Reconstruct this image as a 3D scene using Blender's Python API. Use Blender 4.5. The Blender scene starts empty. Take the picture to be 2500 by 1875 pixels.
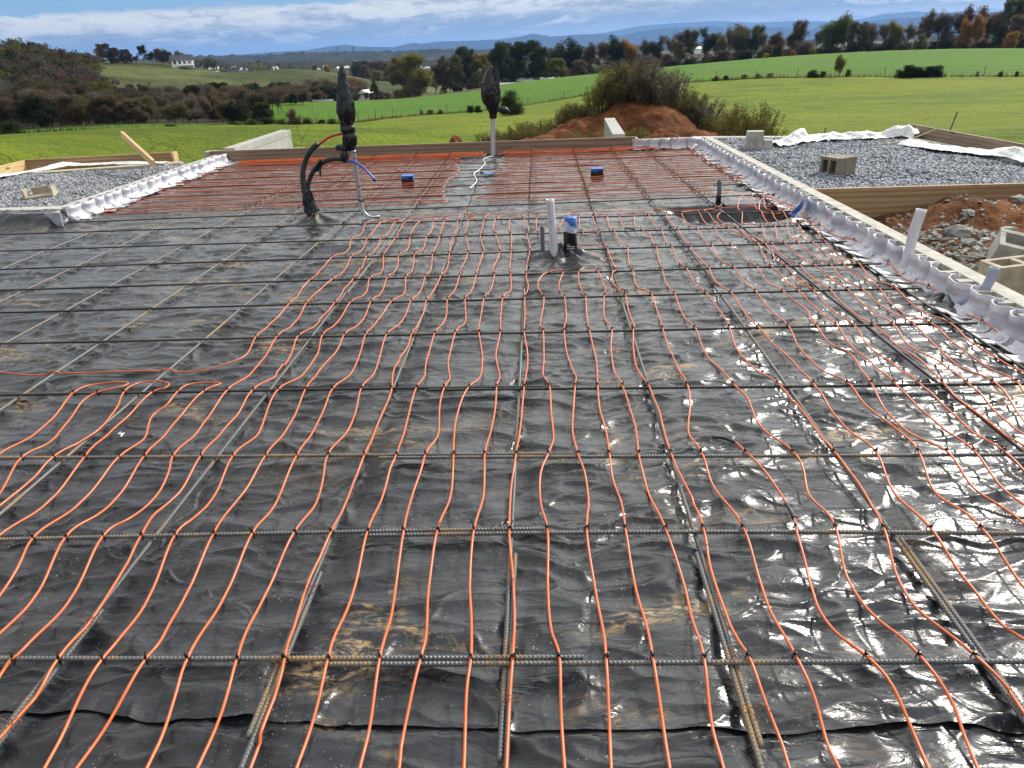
import bpy, math, random
import numpy as np
from mathutils import Vector

scene = bpy.context.scene
R = math.radians
random.seed(7)
rng = np.random.default_rng(11)

# ------------------------------------------------------------------ camera, sky, sun, exposure
F_PX, PITCH, ROLL, CAM_H, YAW = 1736.58, R(25.192), R(-2.2205), 1.4596, R(-2.7334)
SUN_AZ, SUN_EL = R(44), R(37)           # azimuth to the right of the view axis (+Y), elevation
cp, sp = math.cos(PITCH), math.sin(PITCH)
FW = np.array([math.sin(YAW) * cp, math.cos(YAW) * cp, -sp])
_rt = np.array([math.cos(YAW), -math.sin(YAW), 0.0])
_up = np.cross(_rt, FW)
RT = _rt * math.cos(ROLL) + _up * math.sin(ROLL)
UP = -_rt * math.sin(ROLL) + _up * math.cos(ROLL)
CAM = np.array([0, 0, CAM_H])

cam_data = bpy.data.cameras.new('camera')
cam = bpy.data.objects.new('camera', cam_data)
scene.collection.objects.link(cam)
from mathutils import Matrix
cam.matrix_world = Matrix(((RT[0], UP[0], -FW[0], 0), (RT[1], UP[1], -FW[1], 0), (RT[2], UP[2], -FW[2], CAM_H), (0, 0, 0, 1)))
cam_data.sensor_width = 36
cam_data.lens = F_PX / 2500 * 36
cam_data.clip_start = 0.05
cam_data.clip_end = 60000
scene.camera = cam

sun_d = bpy.data.lights.new('sun', 'SUN')
sun_d.energy = 4.4
sun_d.angle = R(0.6)
sun_d.color = (1.0, 0.93, 0.83)
sun = bpy.data.objects.new('sun', sun_d)
scene.collection.objects.link(sun)
sdir = Vector((math.sin(SUN_AZ) * math.cos(SUN_EL), math.cos(SUN_AZ) * math.cos(SUN_EL), math.sin(SUN_EL)))
sun.rotation_euler = (-sdir).to_track_quat('-Z', 'Y').to_euler()

scene.view_settings.view_transform = 'Standard'
scene.view_settings.look = 'None'
scene.view_settings.exposure = 0.0
scene.view_settings.gamma = 1.0
scene.cycles.max_bounces = 6
scene.cycles.volume_bounces = 0
scene.cycles.sample_clamp_indirect = 8

class NT:
    def __init__(self, tree):
        self.t = tree; self.n = tree.nodes; self.l = tree.links
    def __call__(self, typ, **kw):
        nd = self.n.new(typ)
        for k, v in kw.items():
            if k.startswith('i_'):
                nd.inputs[k[2:].replace('_', ' ')].default_value = v
            else:
                setattr(nd, k, v)
        return nd
    def link(self, a, b): self.l.new(a, b)
    def put(self, sock, v):
        if isinstance(v, bpy.types.NodeSocket): self.l.new(v, sock)
        elif v is not None: sock.default_value = v
    def math(self, op, a, b=None, c=None, clamp=False):
        nd = self.n.new('ShaderNodeMath'); nd.operation = op; nd.use_clamp = clamp
        self.put(nd.inputs[0], a); self.put(nd.inputs[1], b); self.put(nd.inputs[2], c)
        return nd.outputs[0]
    def ramp(self, v, lo, hi, a=0.0, b=1.0, smooth=True):
        nd = self.n.new('ShaderNodeMapRange'); nd.interpolation_type = 'SMOOTHSTEP' if smooth else 'LINEAR'
        self.put(nd.inputs[0], v); nd.inputs[1].default_value = lo; nd.inputs[2].default_value = hi
        nd.inputs[3].default_value = a; nd.inputs[4].default_value = b
        return nd.outputs[0]
    def mix(self, f, a, b, mode='MIX'):
        nd = self.n.new('ShaderNodeMix'); nd.data_type = 'RGBA'; nd.blend_type = mode
        self.put(nd.inputs[0], f)
        self.put(nd.inputs[6], (*a, 1) if isinstance(a, tuple) and len(a) == 3 else a)
        self.put(nd.inputs[7], (*b, 1) if isinstance(b, tuple) and len(b) == 3 else b)
        return nd.outputs[2]
    def noise(self, vec, scale, detail=4, rough=0.55, dist=0.0):
        nd = self.n.new('ShaderNodeTexNoise')
        nd.inputs['Scale'].default_value = scale; nd.inputs['Detail'].default_value = detail
        nd.inputs['Roughness'].default_value = rough; nd.inputs['Distortion'].default_value = dist
        if vec is not None: self.l.new(vec, nd.inputs['Vector'])
        return nd.outputs['Fac']
    def comb(self, x, y, z):
        nd = self.n.new('ShaderNodeCombineXYZ')
        self.put(nd.inputs[0], x); self.put(nd.inputs[1], y); self.put(nd.inputs[2], z)
        return nd.outputs[0]
    def scaled(self, vec, s, rot=(0, 0, 0)):
        nd = self.n.new('ShaderNodeMapping'); nd.inputs['Scale'].default_value = s; nd.inputs['Rotation'].default_value = rot
        self.l.new(vec, nd.inputs['Vector']); return nd.outputs[0]

# ---- world: Nishita sky with procedural cloud decks
world = bpy.data.worlds.new('World'); scene.world = world; world.use_nodes = True
w = NT(world.node_tree); world.node_tree.nodes.clear()
sky = w('ShaderNodeTexSky', sky_type='NISHITA', sun_disc=False, sun_elevation=SUN_EL, sun_rotation=SUN_AZ)
sky.air_density = 1.0; sky.dust_density = 0.6; sky.ozone_density = 1.5
tc = w('ShaderNodeTexCoord'); sep = w('ShaderNodeSeparateXYZ'); w.link(tc.outputs['Generated'], sep.inputs[0])
X, Y, Z = sep.outputs[0], sep.outputs[1], sep.outputs[2]
az = w.math('ARCTAN2', X, Y)                      # 0 ahead, + right
el = w.math('ARCSINE', Z)
cv = w.comb(w.math('MULTIPLY', az, 5.0), w.math('MULTIPLY', el, 42.0), 0.0)
n1 = w.noise(cv, 1.0, 9, 0.62, 0.35)
cv2 = w.comb(w.math('MULTIPLY', az, 20.0), w.math('MULTIPLY', el, 75.0), 3.0)
n2 = w.noise(cv2, 1.0, 9, 0.68, 0.2)
# high sky (what the sheet mirrors): broken cloud in plane-projected coordinates
zc = w.math('MAXIMUM', w.math('ADD', Z, 0.12), 0.05)
hv = w.comb(w.math('DIVIDE', X, zc), w.math('DIVIDE', Y, zc), 0.0)
n3 = w.noise(hv, 0.9, 6, 0.55, 0.3)
el_n = w.math('ADD', el, w.math('MULTIPLY', w.math('SUBTRACT', n2, 0.5), 0.030))
el_b = w.math('SUBTRACT', el_n, w.math('MULTIPLY', az, 0.020))      # decks climb slightly to the right
low_deck = w.ramp(el_b, 0.060, 0.066, 1.0, 0.0)                     # cloud bank over the horizon
gap_side = w.ramp(w.math('ADD', az, w.math('MULTIPLY', n1, 0.30)), -0.06, 0.04)   # overcast towards the right
topcloud = w.math('MULTIPLY', w.ramp(el_n, 0.082, 0.094), w.ramp(w.math('ADD', az, w.math('MULTIPLY', n1, 0.4)), -0.28, -0.36))
high = w.ramp(n3, 0.33, 0.46)
mask = w.math('MAXIMUM', w.math('MAXIMUM', low_deck, gap_side), topcloud)
hi_w = w.ramp(el, 0.11, 0.17)
def fmix(f, a, b):
    nd = w.n.new('ShaderNodeMix'); nd.data_type = 'FLOAT'; w.put(nd.inputs[0], f); w.put(nd.inputs[2], a); w.put(nd.inputs[3], b); return nd.outputs[0]
mask = fmix(hi_w, mask, high)
crest = w.math('MULTIPLY', w.ramp(el_b, 0.030, 0.050), w.ramp(el_b, 0.082, 0.060))
crest = w.math('MULTIPLY', crest, w.ramp(w.math('ADD', n1, w.math('MULTIPLY', n2, 0.6)), 0.55, 0.80))
streak = w.math('MULTIPLY', w.ramp(el_b, 0.026, 0.010), w.ramp(w.math('ADD', n2, w.math('MULTIPLY', n1, 0.4)), 0.48, 0.66))
puff = w.math('MULTIPLY', w.ramp(n2, 0.47, 0.57), w.ramp(n1, 0.44, 0.58))
bri = w.math('MAXIMUM', w.math('MAXIMUM', crest, w.math('MULTIPLY', streak, 0.9)), w.math('MULTIPLY', puff, 0.8))
bri = w.math('MAXIMUM', bri, w.math('MULTIPLY', gap_side, w.math('MULTIPLY', w.ramp(el_b, 0.05, 0.075), w.ramp(n1, 0.36, 0.58, 0.25, 0.75))))
bri = w.math('MULTIPLY', bri, w.ramp(n2, 0.34, 0.56, 0.45, 1.0))
bri = fmix(hi_w, bri, w.ramp(n3, 0.38, 0.60, 0.45, 1.2))
ccol = w.mix(bri, (3.3, 4.1, 5.1), (9.6, 9.5, 9.0))
dark = w.math('MULTIPLY', w.ramp(el_n, 0.076, 0.090), w.ramp(w.math('ABSOLUTE', w.math('ADD', az, w.math('ADD', 0.16, w.math('MULTIPLY', n1, 0.12)))), 0.15, 0.10))
dark = w.math('MULTIPLY', dark, w.ramp(el, 0.16, 0.12))
mask = w.math('MAXIMUM', mask, dark)
ccol = w.mix(dark, ccol, (1.7, 2.1, 2.8))
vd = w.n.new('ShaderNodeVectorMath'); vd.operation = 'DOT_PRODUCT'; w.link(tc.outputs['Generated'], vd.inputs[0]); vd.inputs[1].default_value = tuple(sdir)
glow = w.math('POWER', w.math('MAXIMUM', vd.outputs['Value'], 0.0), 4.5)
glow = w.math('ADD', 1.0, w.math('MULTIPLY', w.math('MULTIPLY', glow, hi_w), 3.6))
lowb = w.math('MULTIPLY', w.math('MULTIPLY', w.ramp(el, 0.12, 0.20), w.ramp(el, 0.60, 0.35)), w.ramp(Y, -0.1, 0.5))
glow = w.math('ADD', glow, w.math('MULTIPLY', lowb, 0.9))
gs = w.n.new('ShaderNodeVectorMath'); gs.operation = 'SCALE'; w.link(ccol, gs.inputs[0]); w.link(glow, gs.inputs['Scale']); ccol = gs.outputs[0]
blue = w.mix(w.ramp(el, 0.0, 0.5), (2.6, 5.2, 8.2), (1.5, 3.3, 6.6))
skyc = w.mix(0.8, sky.outputs[0], blue)
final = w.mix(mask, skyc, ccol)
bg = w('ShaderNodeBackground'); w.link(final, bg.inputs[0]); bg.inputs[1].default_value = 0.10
wo = w('ShaderNodeOutputWorld'); w.link(bg.outputs[0], wo.inputs[0])

# ------------------------------------------------------------------ helpers
def ray(px, py):
    return FW + RT * (px - 1250) / F_PX - UP * (py - 937.5) / F_PX
def G(px, py, z=0.0):                   # survey helper: where a sight line meets the level z
    d = ray(px, py); return CAM + d * ((z - CAM_H) / d[2])
def DD(px, py, dist):                   # ... or stands at a horizontal distance
    d = ray(px, py); return CAM + d * (dist / math.hypot(d[0], d[1]))
def VV(px, py, Yw):                     # ... or meets the upright plane y = Yw
    d = ray(px, py); return CAM + d * (Yw / d[1])

def tag(o, label=None, cat=None, group=None, kind=None):
    if label: o['label'] = label
    if cat: o['category'] = cat
    if group: o['group'] = group
    if kind: o['kind'] = kind
    return o
def empty(name, loc=(0, 0, 0), rz=0.0):
    o = bpy.data.objects.new(name, None); scene.collection.objects.link(o)
    o.location = loc; o.rotation_euler = (0, 0, rz); o.empty_display_size = 0.1
    return o
def mesh_obj(name, verts, faces, mats, parent=None, smooth=False, fmat=None, loc=None):
    me = bpy.data.meshes.new(name)
    verts = np.asarray(verts, dtype=np.float64).reshape(-1, 3)
    if isinstance(faces, np.ndarray) and faces.ndim == 2:
        nf, k = faces.shape
        me.vertices.add(len(verts)); me.vertices.foreach_set('co', verts.ravel())
        me.loops.add(nf * k); me.loops.foreach_set('vertex_index', faces.ravel().astype(np.int32))
        me.polygons.add(nf); me.polygons.foreach_set('loop_start', np.arange(0, nf * k, k, dtype=np.int32))
        me.update(calc_edges=True)
    else:
        me.from_pydata([tuple(v) for v in verts], [], [tuple(int(i) for i in f) for f in faces])
    if not isinstance(mats, (list, tuple)): mats = [mats]
    for m in mats: me.materials.append(m)
    if fmat is not None: me.polygons.foreach_set('material_index', np.asarray(fmat, dtype=np.int32))
    if smooth: me.polygons.foreach_set('use_smooth', np.ones(len(me.polygons), dtype=bool))
    me.validate(); me.update()
    o = bpy.data.objects.new(name, me); scene.collection.objects.link(o)
    if parent is not None: o.parent = parent
    if loc is not None: o.location = loc
    return o
class MB:
    """collects shapes and builds them as ONE mesh"""
    def __init__(s): s.v = []; s.f = []; s.m = []; s.cur = 0
    def add(s, vs, fs):
        n = len(s.v); s.v.extend([tuple(map(float, v)) for v in vs])
        for f in fs: s.f.append(tuple(i + n for i in f)); s.m.append(s.cur)
    def box(s, c, size, rz=0.0, M=None, taper=1.0):
        hx, hy, hz = [a / 2 for a in size]; vs = []
        for z in (-hz, hz):
            k = taper if z > 0 else 1.0
            for x, y in ((-hx, -hy), (hx, -hy), (hx, hy), (-hx, hy)):
                p = Vector((x * k, y * k, z))
                if M is not None: p = M @ p
                else: p.rotate(Matrix.Rotation(rz, 3, 'Z'))
                vs.append((p.x + c[0], p.y + c[1], p.z + c[2]))
        s.add(vs, [(3, 2, 1, 0), (4, 5, 6, 7), (0, 1, 5, 4), (1, 2, 6, 5), (2, 3, 7, 6), (3, 0, 4, 7)])
    def tube(s, pts, r, n=8, cap=True, squash=1.0):
        v, f = tube_mesh(np.array(pts, float), r, n, cap); s.add(v, [tuple(q) for q in f])
    def build(s, name, mats, parent=None, smooth=False, loc=None):
        return mesh_obj(name, s.v, s.f, mats, parent, smooth, s.m if isinstance(mats, (list, tuple)) else None, loc)

def frames(P):
    T = np.gradient(P, axis=0); T /= np.linalg.norm(T, axis=1)[:, None] + 1e-12
    ref = np.tile(np.array([0, 0, 1.0]), (len(P), 1)); bad = np.abs(T[:, 2]) > 0.92
    if bad.mean() > 0.3: ref[:] = (0, 1.0, 0)
    elif bad.any(): ref = ref + np.array([0, 0.6, 0])
    A = np.cross(T, ref); A /= np.linalg.norm(A, axis=1)[:, None] + 1e-12
    B = np.cross(A, T); return T, A, B
def tube_mesh(P, r, n=8, cap=True, prof=None):
    """P (m,3); r scalar or (m,)"""
    T, A, B = frames(P); m = len(P); r = np.broadcast_to(np.asarray(r, float), (m,))
    th = np.linspace(0, 2 * math.pi, n, endpoint=False)
    V = P[:, None, :] + r[:, None, None] * (np.cos(th)[None, :, None] * A[:, None, :] + np.sin(th)[None, :, None] * B[:, None, :])
    i = np.arange(m - 1)[:, None] * n; j = np.arange(n)[None, :]; j2 = (j + 1) % n
    Fq = np.stack([i + j, i + j2, i + n + j2, i + n + j], -1).reshape(-1, 4)
    V = V.reshape(-1, 3)
    if cap:   # close with a centre vertex as degenerate-free quads pairs
        c0, c1 = len(V), len(V) + 1
        V = np.vstack([V, P[0], P[-1]])
        caps = []
        for k in range(0, n, 2):
            caps.append((c0, (k + 2) % n, (k + 1) % n, k)); b = (m - 1) * n
            caps.append((c1, b + k, b + (k + 1) % n, b + (k + 2) % n))
        Fq = np.vstack([Fq, np.array(caps)])
    return V, Fq
def catmull(P, step):
    P = np.asarray(P, float); out = []
    E = np.vstack([2 * P[0] - P[1], P, 2 * P[-1] - P[-2]])
    for k in range(1, len(E) - 2):
        a, b, c, d = E[k - 1], E[k], E[k + 1], E[k + 2]
        n = max(2, int(math.ceil(np.linalg.norm(c - b) / step)))
        t = np.linspace(0, 1, n, endpoint=False)[:, None]
        out.append(0.5 * ((2 * b) + (-a + c) * t + (2 * a - 5 * b + 4 * c - d) * t ** 2 + (-a + 3 * b - 3 * c + d) * t ** 3))
    out.append(P[-1:]); return np.vstack(out)
# gradient noise
_perm = rng.permutation(512).astype(np.int64)
_ga = rng.uniform(0, 2 * math.pi, 512)
def pn(x, y, seed=0):
    xi = np.floor(x).astype(np.int64); yi = np.floor(y).astype(np.int64); xf = x - xi; yf = y - yi
    u = xf * xf * xf * (xf * (xf * 6 - 15) + 10); v = yf * yf * yf * (yf * (yf * 6 - 15) + 10)
    def g(ix, iy, dx, dy):
        h = _perm[(_perm[(ix + seed * 37) & 511] + iy) & 511]; a = _ga[h]
        return np.cos(a) * dx + np.sin(a) * dy
    n00 = g(xi, yi, xf, yf); n10 = g(xi + 1, yi, xf - 1, yf); n01 = g(xi, yi + 1, xf, yf - 1); n11 = g(xi + 1, yi + 1, xf - 1, yf - 1)
    return 1.4 * ((n00 * (1 - u) + n10 * u) * (1 - v) + (n01 * (1 - u) + n11 * u) * v)
def fbm(x, y, o=4, seed=0, g=0.5):
    s = 0; a = 1; 
    for k in range(o): s = s + a * pn(x * 2 ** k, y * 2 ** k, seed + k); a *= g
    return s
def ridge(x, y, seed=0): return 1 - np.abs(pn(x, y, seed)) * 2.2
def sstep(a, b, x):
    t = np.clip((x - a) / (b - a), 0, 1); return t * t * (3 - 2 * t)

# ------------------------------------------------------------------ materials
def mat(name, col=(0.5, 0.5, 0.5), rough=0.6, spec=0.5, metal=0.0, fn=None, coords='Object'):
    m = bpy.data.materials.new(name); m.use_nodes = True; t = NT(m.node_tree)
    b = m.node_tree.nodes['Principled BSDF']
    b.inputs['Base Color'].default_value = (*col, 1); b.inputs['Roughness'].default_value = rough
    b.inputs['Specular IOR Level'].default_value = spec; b.inputs['Metallic'].default_value = metal
    tcn = t('ShaderNodeTexCoord')
    if fn: fn(t, b, tcn.outputs[coords])
    return m
def bump(t, b, h, strength=0.5, dist=0.01, prev=None):
    nd = t('ShaderNodeBump'); nd.inputs['Strength'].default_value = strength; nd.inputs['Distance'].default_value = dist
    t.link(h, nd.inputs['Height'])
    if prev is not None: t.link(prev, nd.inputs['Normal'])
    t.link(nd.outputs[0], b.inputs['Normal']); return nd.outputs[0]
def mottled(c1, c2, scale, bstr=0.4, bdist=0.004, bscale=None, detail=5, stretch=(1, 1, 1)):
    def fn(t, b, co):
        v = t.scaled(co, stretch)
        n = t.noise(v, scale, detail, 0.6)
        t.link(t.mix(t.ramp(n, 0.3, 0.7), c1, c2), b.inputs['Base Color'])
        if bstr: bump(t, b, t.noise(v, bscale or scale * 3, 4, 0.6), bstr, bdist)
    return fn

def plastic_fn(t, b, co):
    # black polyethylene: grey dust film, clay stains, pale specks
    base = t.mix(t.ramp(t.noise(co, 2.2, 4, 0.6), 0.35, 0.7), (0.008, 0.009, 0.012), (0.021, 0.022, 0.026))
    film = t.ramp(t.noise(t.scaled(co, (1.0, 2.4, 1)), 3.6, 8, 0.72, 0.6), 0.44, 0.68)
    c = t.mix(t.math('MULTIPLY', film, 0.26), base, (0.088, 0.095, 0.105))
    sv = t.scaled(co, (0.8, 1.7, 1), (0, 0, 0.3))
    stain = t.math('MULTIPLY', t.ramp(t.noise(sv, 1.5, 3, 0.55, 0.6), 0.56, 0.68), t.ramp(t.noise(sv, 17, 6, 0.75, 1.0), 0.47, 0.62))
    c = t.mix(t.math('MULTIPLY', stain, 0.85), c, (0.36, 0.245, 0.11))
    wet = t.math('MULTIPLY', t.ramp(t.noise(sv, 0.9, 3, 0.5, 0.6), 0.55, 0.70), 0.25)
    c = t.mix(t.math('MULTIPLY', wet, 0.5), c, (0.16, 0.125, 0.075))
    vo = t('ShaderNodeTexVoronoi'); vo.inputs['Scale'].default_value = 105; t.link(co, vo.inputs['Vector'])
    vr = t('ShaderNodeSeparateColor'); t.link(vo.outputs['Color'], vr.inputs[0])
    sz = t.ramp(vr.outputs[0], 0.55, 1.0, 0.0, 0.30, False)
    speck = t.math('MULTIPLY', t.math('LESS_THAN', vo.outputs['Distance'], sz), t.ramp(t.noise(co, 2.6, 5, 0.65), 0.42, 0.62))
    c = t.mix(t.math('MULTIPLY', speck, 0.7), c, t.mix(vr.outputs[1], (0.15, 0.14, 0.12), (0.38, 0.35, 0.28)))
    t.link(c, b.inputs['Base Color'])
    dirt = t.math('MAXIMUM', t.math('MULTIPLY', film, 0.30), t.math('MAXIMUM', stain, speck), clamp=True)
    t.link(t.ramp(dirt, 0.0, 1.0, 0.23, 0.58, False), b.inputs['Roughness'])
    b1 = bump(t, b, t.noise(t.scaled(co, (0.55, 1.5, 1)), 13, 5, 0.56, 1.0), 0.62, 0.010)
    vs_ = t('ShaderNodeTexVoronoi'); vs_.feature = 'SMOOTH_F1'; vs_.inputs['Scale'].default_value = 34; t.link(co, vs_.inputs['Vector'])
    bump(t, b, t.ramp(vs_.outputs['Distance'], 0.05, 0.28, 1, 0), 0.22, 0.0016, b1)
M = {}
M['plastic'] = mat('black polyethylene', rough=0.2, spec=0.5, fn=plastic_fn)
M['bag'] = mat('black bag plastic', (0.008, 0.008, 0.010), 0.18, 0.5, fn=lambda t, b, co: bump(t, b, t.noise(t.scaled(co, (1, 1, .35)), 30, 4, 0.6, 1.0), 0.8, 0.01))
M['tape'] = mat('black tape', (0.010, 0.010, 0.011), 0.33)
def rebar_fn(t, b, co):
    n = t.noise(co, 2.6, 5, 0.65); n2 = t.noise(co, 60, 3, 0.6)
    r = t.math('ADD', n, t.math('MULTIPLY', t.math('SUBTRACT', n2, 0.5), 0.35))
    c = t.mix(t.ramp(r, 0.48, 0.64), (0.110, 0.115, 0.118), (0.23, 0.150, 0.075))
    c = t.mix(t.ramp(r, 0.62, 0.76), c, (0.30, 0.20, 0.10))
    t.link(c, b.inputs['Base Color'])
    t.link(t.ramp(r, 0.42, 0.6, 0.38, 0.75), b.inputs['Roughness'])
    t.link(t.ramp(r, 0.42, 0.6, 0.35, 0.0), b.inputs['Metallic'])
M['rebar'] = mat('steel rebar with rust', fn=rebar_fn)
M['rebar_dark'] = mat('dark steel rebar', (0.045, 0.042, 0.040), 0.5, fn=lambda t, b, co: t.link(
    t.mix(t.ramp(t.noise(co, 1.7, 4, 0.6), 0.45, 0.65), (0.014, 0.015, 0.017), (0.045, 0.032, 0.020)), b.inputs['Base Color']))
M['pex'] = mat('orange heating tube', (0.66, 0.115, 0.035), 0.34, 0.5, fn=lambda t, b, co: t.link(
    t.mix(t.ramp(t.noise(co, 3.0, 3, 0.6), 0.35, 0.7), (0.60, 0.110, 0.018), (0.50, 0.115, 0.034)), b.inputs['Base Color']))
M['tie'] = mat('black nylon', (0.007, 0.007, 0.008), 0.35)
M['wire'] = mat('rusty tie wire', (0.20, 0.085, 0.035), 0.7)
def wood_fn(c1, c2):
    def fn(t, b, co):
        v = t.scaled(co, (0.35, 9, 9))
        wv = t('ShaderNodeTexWave', wave_type='RINGS', rings_direction='X'); wv.inputs['Scale'].default_value = 1.3
        wv.inputs['Distortion'].default_value = 5.0; wv.inputs['Detail'].default_value = 3; wv.inputs['Detail Scale'].default_value = 1.2
        t.link(t.scaled(co, (0.35, 4.5, 4.5)), wv.inputs['Vector'])
        c = t.mix(wv.outputs['Fac'], c1, c2)
        c = t.mix(t.ramp(t.noise(v, 3.5, 5, 0.6), 0.45, 0.75, 0, 0.55), c, tuple(a * 0.55 for a in c1))
        kn = t('ShaderNodeTexVoronoi'); kn.inputs['Scale'].default_value = 1.0; t.link(t.scaled(co, (1.6, 5, 5)), kn.inputs['Vector'])
        c = t.mix(t.ramp(kn.outputs['Distance'], 0.05, 0.11, 0.8, 0), c, (0.09, 0.04, 0.018))
        t.link(c, b.inputs['Base Color'])
        bump(t, b, wv.outputs['Fac'], 0.15, 0.003)
    return fn
M['wood'] = mat('weathered pine board', rough=0.75, spec=0.3, fn=wood_fn((0.27, 0.165, 0.085), (0.40, 0.265, 0.15)))
M['wood_new'] = mat('fresh pine board', rough=0.7, spec=0.3, fn=wood_fn((0.50, 0.34, 0.16), (0.62, 0.45, 0.24)))
M['wood_grey'] = mat('dark grey pine board', rough=0.75, spec=0.3, fn=wood_fn((0.20, 0.14, 0.10), (0.30, 0.215, 0.155)))  # darker, greyer pine tone
M['concrete'] = mat('concrete block', rough=0.9, spec=0.25, fn=mottled((0.32, 0.31, 0.28), (0.47, 0.45, 0.40), 9, 0.6, 0.003, 90))
M['concrete_tan'] = mat('tan concrete block', rough=0.9, spec=0.25, fn=mottled((0.30, 0.265, 0.20), (0.43, 0.385, 0.29), 9, 0.6, 0.003, 90))
def blockwall_fn(t, b, co):
    br = t('ShaderNodeTexBrick'); br.inputs['Scale'].default_value = 1.0
    br.inputs['Brick Width'].default_value = 0.40; br.inputs['Row Height'].default_value = 0.20; br.inputs['Mortar Size'].default_value = 0.009
    br.inputs['Color1'].default_value = (0.40, 0.39, 0.36, 1); br.inputs['Color2'].default_value = (0.33, 0.325, 0.30, 1); br.inputs['Mortar'].default_value = (0.24, 0.235, 0.22, 1)
    s = t('ShaderNodeSeparateXYZ'); t.link(co, s.inputs[0])
    t.link(t.comb(s.outputs[1], s.outputs[2], 0.0), br.inputs['Vector'])
    c = t.mix(t.ramp(t.noise(co, 14, 4, 0.6), 0.4, 0.7, 0, 0.4), br.outputs[0], (0.25, 0.24, 0.22))
    t.link(c, b.inputs['Base Color']); bump(t, b, br.outputs['Fac'], -0.5, 0.006)
M['concrete_brown'] = mat('brown concrete block', rough=0.9, spec=0.2, fn=mottled((0.17, 0.145, 0.105), (0.27, 0.235, 0.175), 9, 0.6, 0.003, 90))
M['blockwall'] = mat('block masonry', rough=0.9, spec=0.25, fn=blockwall_fn)
def foil_fn(t, b, co):
    t.link(t.mix(t.ramp(t.noise(co, 6, 3, 0.6), 0.35, 0.65), (0.36, 0.36, 0.42), (0.52, 0.51, 0.55)), b.inputs['Base Color'])
    v = t('ShaderNodeTexVoronoi'); v.inputs['Scale'].default_value = 75; t.link(co, v.inputs['Vector'])
    b1 = bump(t, b, v.outputs['Distance'], 0.4, 0.003)
    bump(t, b, t.noise(co, 18, 4, 0.6, 1.5), 0.7, 0.010, b1)
M['foil'] = mat('reflective bubble foil', (0.68, 0.68, 0.72), 0.38, 0.5, 0.25, fn=foil_fn)
M['foil_tab'] = mat('white insulation tab', (0.52, 0.53, 0.55), 0.45, fn=lambda t, b, co: bump(t, b, t.noise(co, 40, 3), 0.4, 0.003))
M['foil_edge'] = mat('white foam edge', (0.66, 0.66, 0.68), 0.6)
M['pvc'] = mat('white pvc pipe', (0.60, 0.62, 0.70), 0.32, fn=lambda t, b, co: t.link(t.mix(t.ramp(t.noise(t.scaled(co, (6, 6, 1.5)), 4, 4, 0.6), 0.45, 0.75, 0, 0.5), (0.64, 0.65, 0.70), (0.44, 0.43, 0.45)), b.inputs['Base Color']))
M['pvc_grey'] = mat('grey pvc pipe', (0.30, 0.335, 0.44), 0.4)
M['pvc_dark'] = mat('dark grey pipe', (0.13, 0.15, 0.18), 0.45)
M['ink'] = mat('print ink', (0.02, 0.02, 0.03), 0.5)
M['white_print'] = mat('white print', (0.7, 0.7, 0.7), 0.5)
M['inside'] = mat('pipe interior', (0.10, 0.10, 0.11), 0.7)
M['blue_tape'] = mat('blue painter tape', (0.02, 0.12, 0.42), 0.5, fn=lambda t, b, co: bump(t, b, t.noise(co, 60, 3), 0.5, 0.004))
M['conduit'] = mat('galvanised steel conduit', (0.58, 0.61, 0.65), 0.30, 0.5, 0.75)
M['foam_black'] = mat('black foam pipe sleeve', (0.022, 0.022, 0.024), 0.6, fn=mottled((0.016, 0.016, 0.018), (0.05, 0.048, 0.045), 14, 0.4, 0.003))
M['red_pipe'] = mat('red water pipe', (0.50, 0.02, 0.02), 0.3)
M['blue_pipe'] = mat('blue water pipe', (0.02, 0.09, 0.48), 0.3)
def film_fn(t, b, co):
    b.inputs['Subsurface Weight'].default_value = 0.0
    bump(t, b, t.noise(co, 9, 4, 0.6, 0.8), 0.7, 0.02)
M['film'] = mat('translucent white sheeting', (0.62, 0.63, 0.62), 0.35, fn=film_fn)
M['paper_white'] = mat('white litter', (0.75, 0.76, 0.78), 0.5)
M['soil'] = mat('red clay soil', rough=0.95, spec=0.15, fn=lambda t, b, co: (
    t.link(t.mix(t.ramp(t.noise(co, 2.2, 6, 0.7), 0.38, 0.66), (0.110, 0.040, 0.016), (0.300, 0.120, 0.046)), b.inputs['Base Color']),
    bump(t, b, t.noise(co, 14, 8, 0.75), 1.0, 0.09)))
def stone_fn(c1, c2):
    def fn(t, b, co):
        wn = t('ShaderNodeTexVoronoi'); wn.inputs['Scale'].default_value = 38; t.link(co, wn.inputs['Vector']); sc_ = t('ShaderNodeSeparateColor'); t.link(wn.outputs['Color'], sc_.inputs[0])
        t.link(t.mix(sc_.outputs[0], c1, c2), b.inputs['Base Color'])
    return fn
M['stone'] = mat('blue grey gravel stones', rough=0.7, spec=0.4, fn=stone_fn((0.045, 0.055, 0.070), (0.34, 0.37, 0.42)))
M['stone_sunlit'] = mat('sunlit grey gravel stones', rough=0.8, spec=0.3, fn=stone_fn((0.08, 0.09, 0.10), (0.38, 0.39, 0.42)))  # same crushed stone as the right bed, sun angle's paleness put into the colour
M['gravel_bed'] = mat('gravel bed', rough=0.95, spec=0.2, fn=mottled((0.10, 0.105, 0.115), (0.28, 0.28, 0.29), 40, 1.0, 0.02, 55))
M['rock'] = mat('pale shale rock', rough=0.85, spec=0.3, fn=mottled((0.13, 0.14, 0.13), (0.36, 0.36, 0.33), 5, 0.6, 0.01, 25))
M['string'] = mat('mason string', (0.62, 0.56, 0.35), 0.8)
M['paint_white'] = mat('white siding', (0.78, 0.78, 0.76), 0.6)
M['roof_dark'] = mat('dark shingle roof', (0.05, 0.05, 0.06), 0.85)
M['glass_dark'] = mat('dark window glass', (0.03, 0.035, 0.045), 0.15)
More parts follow.
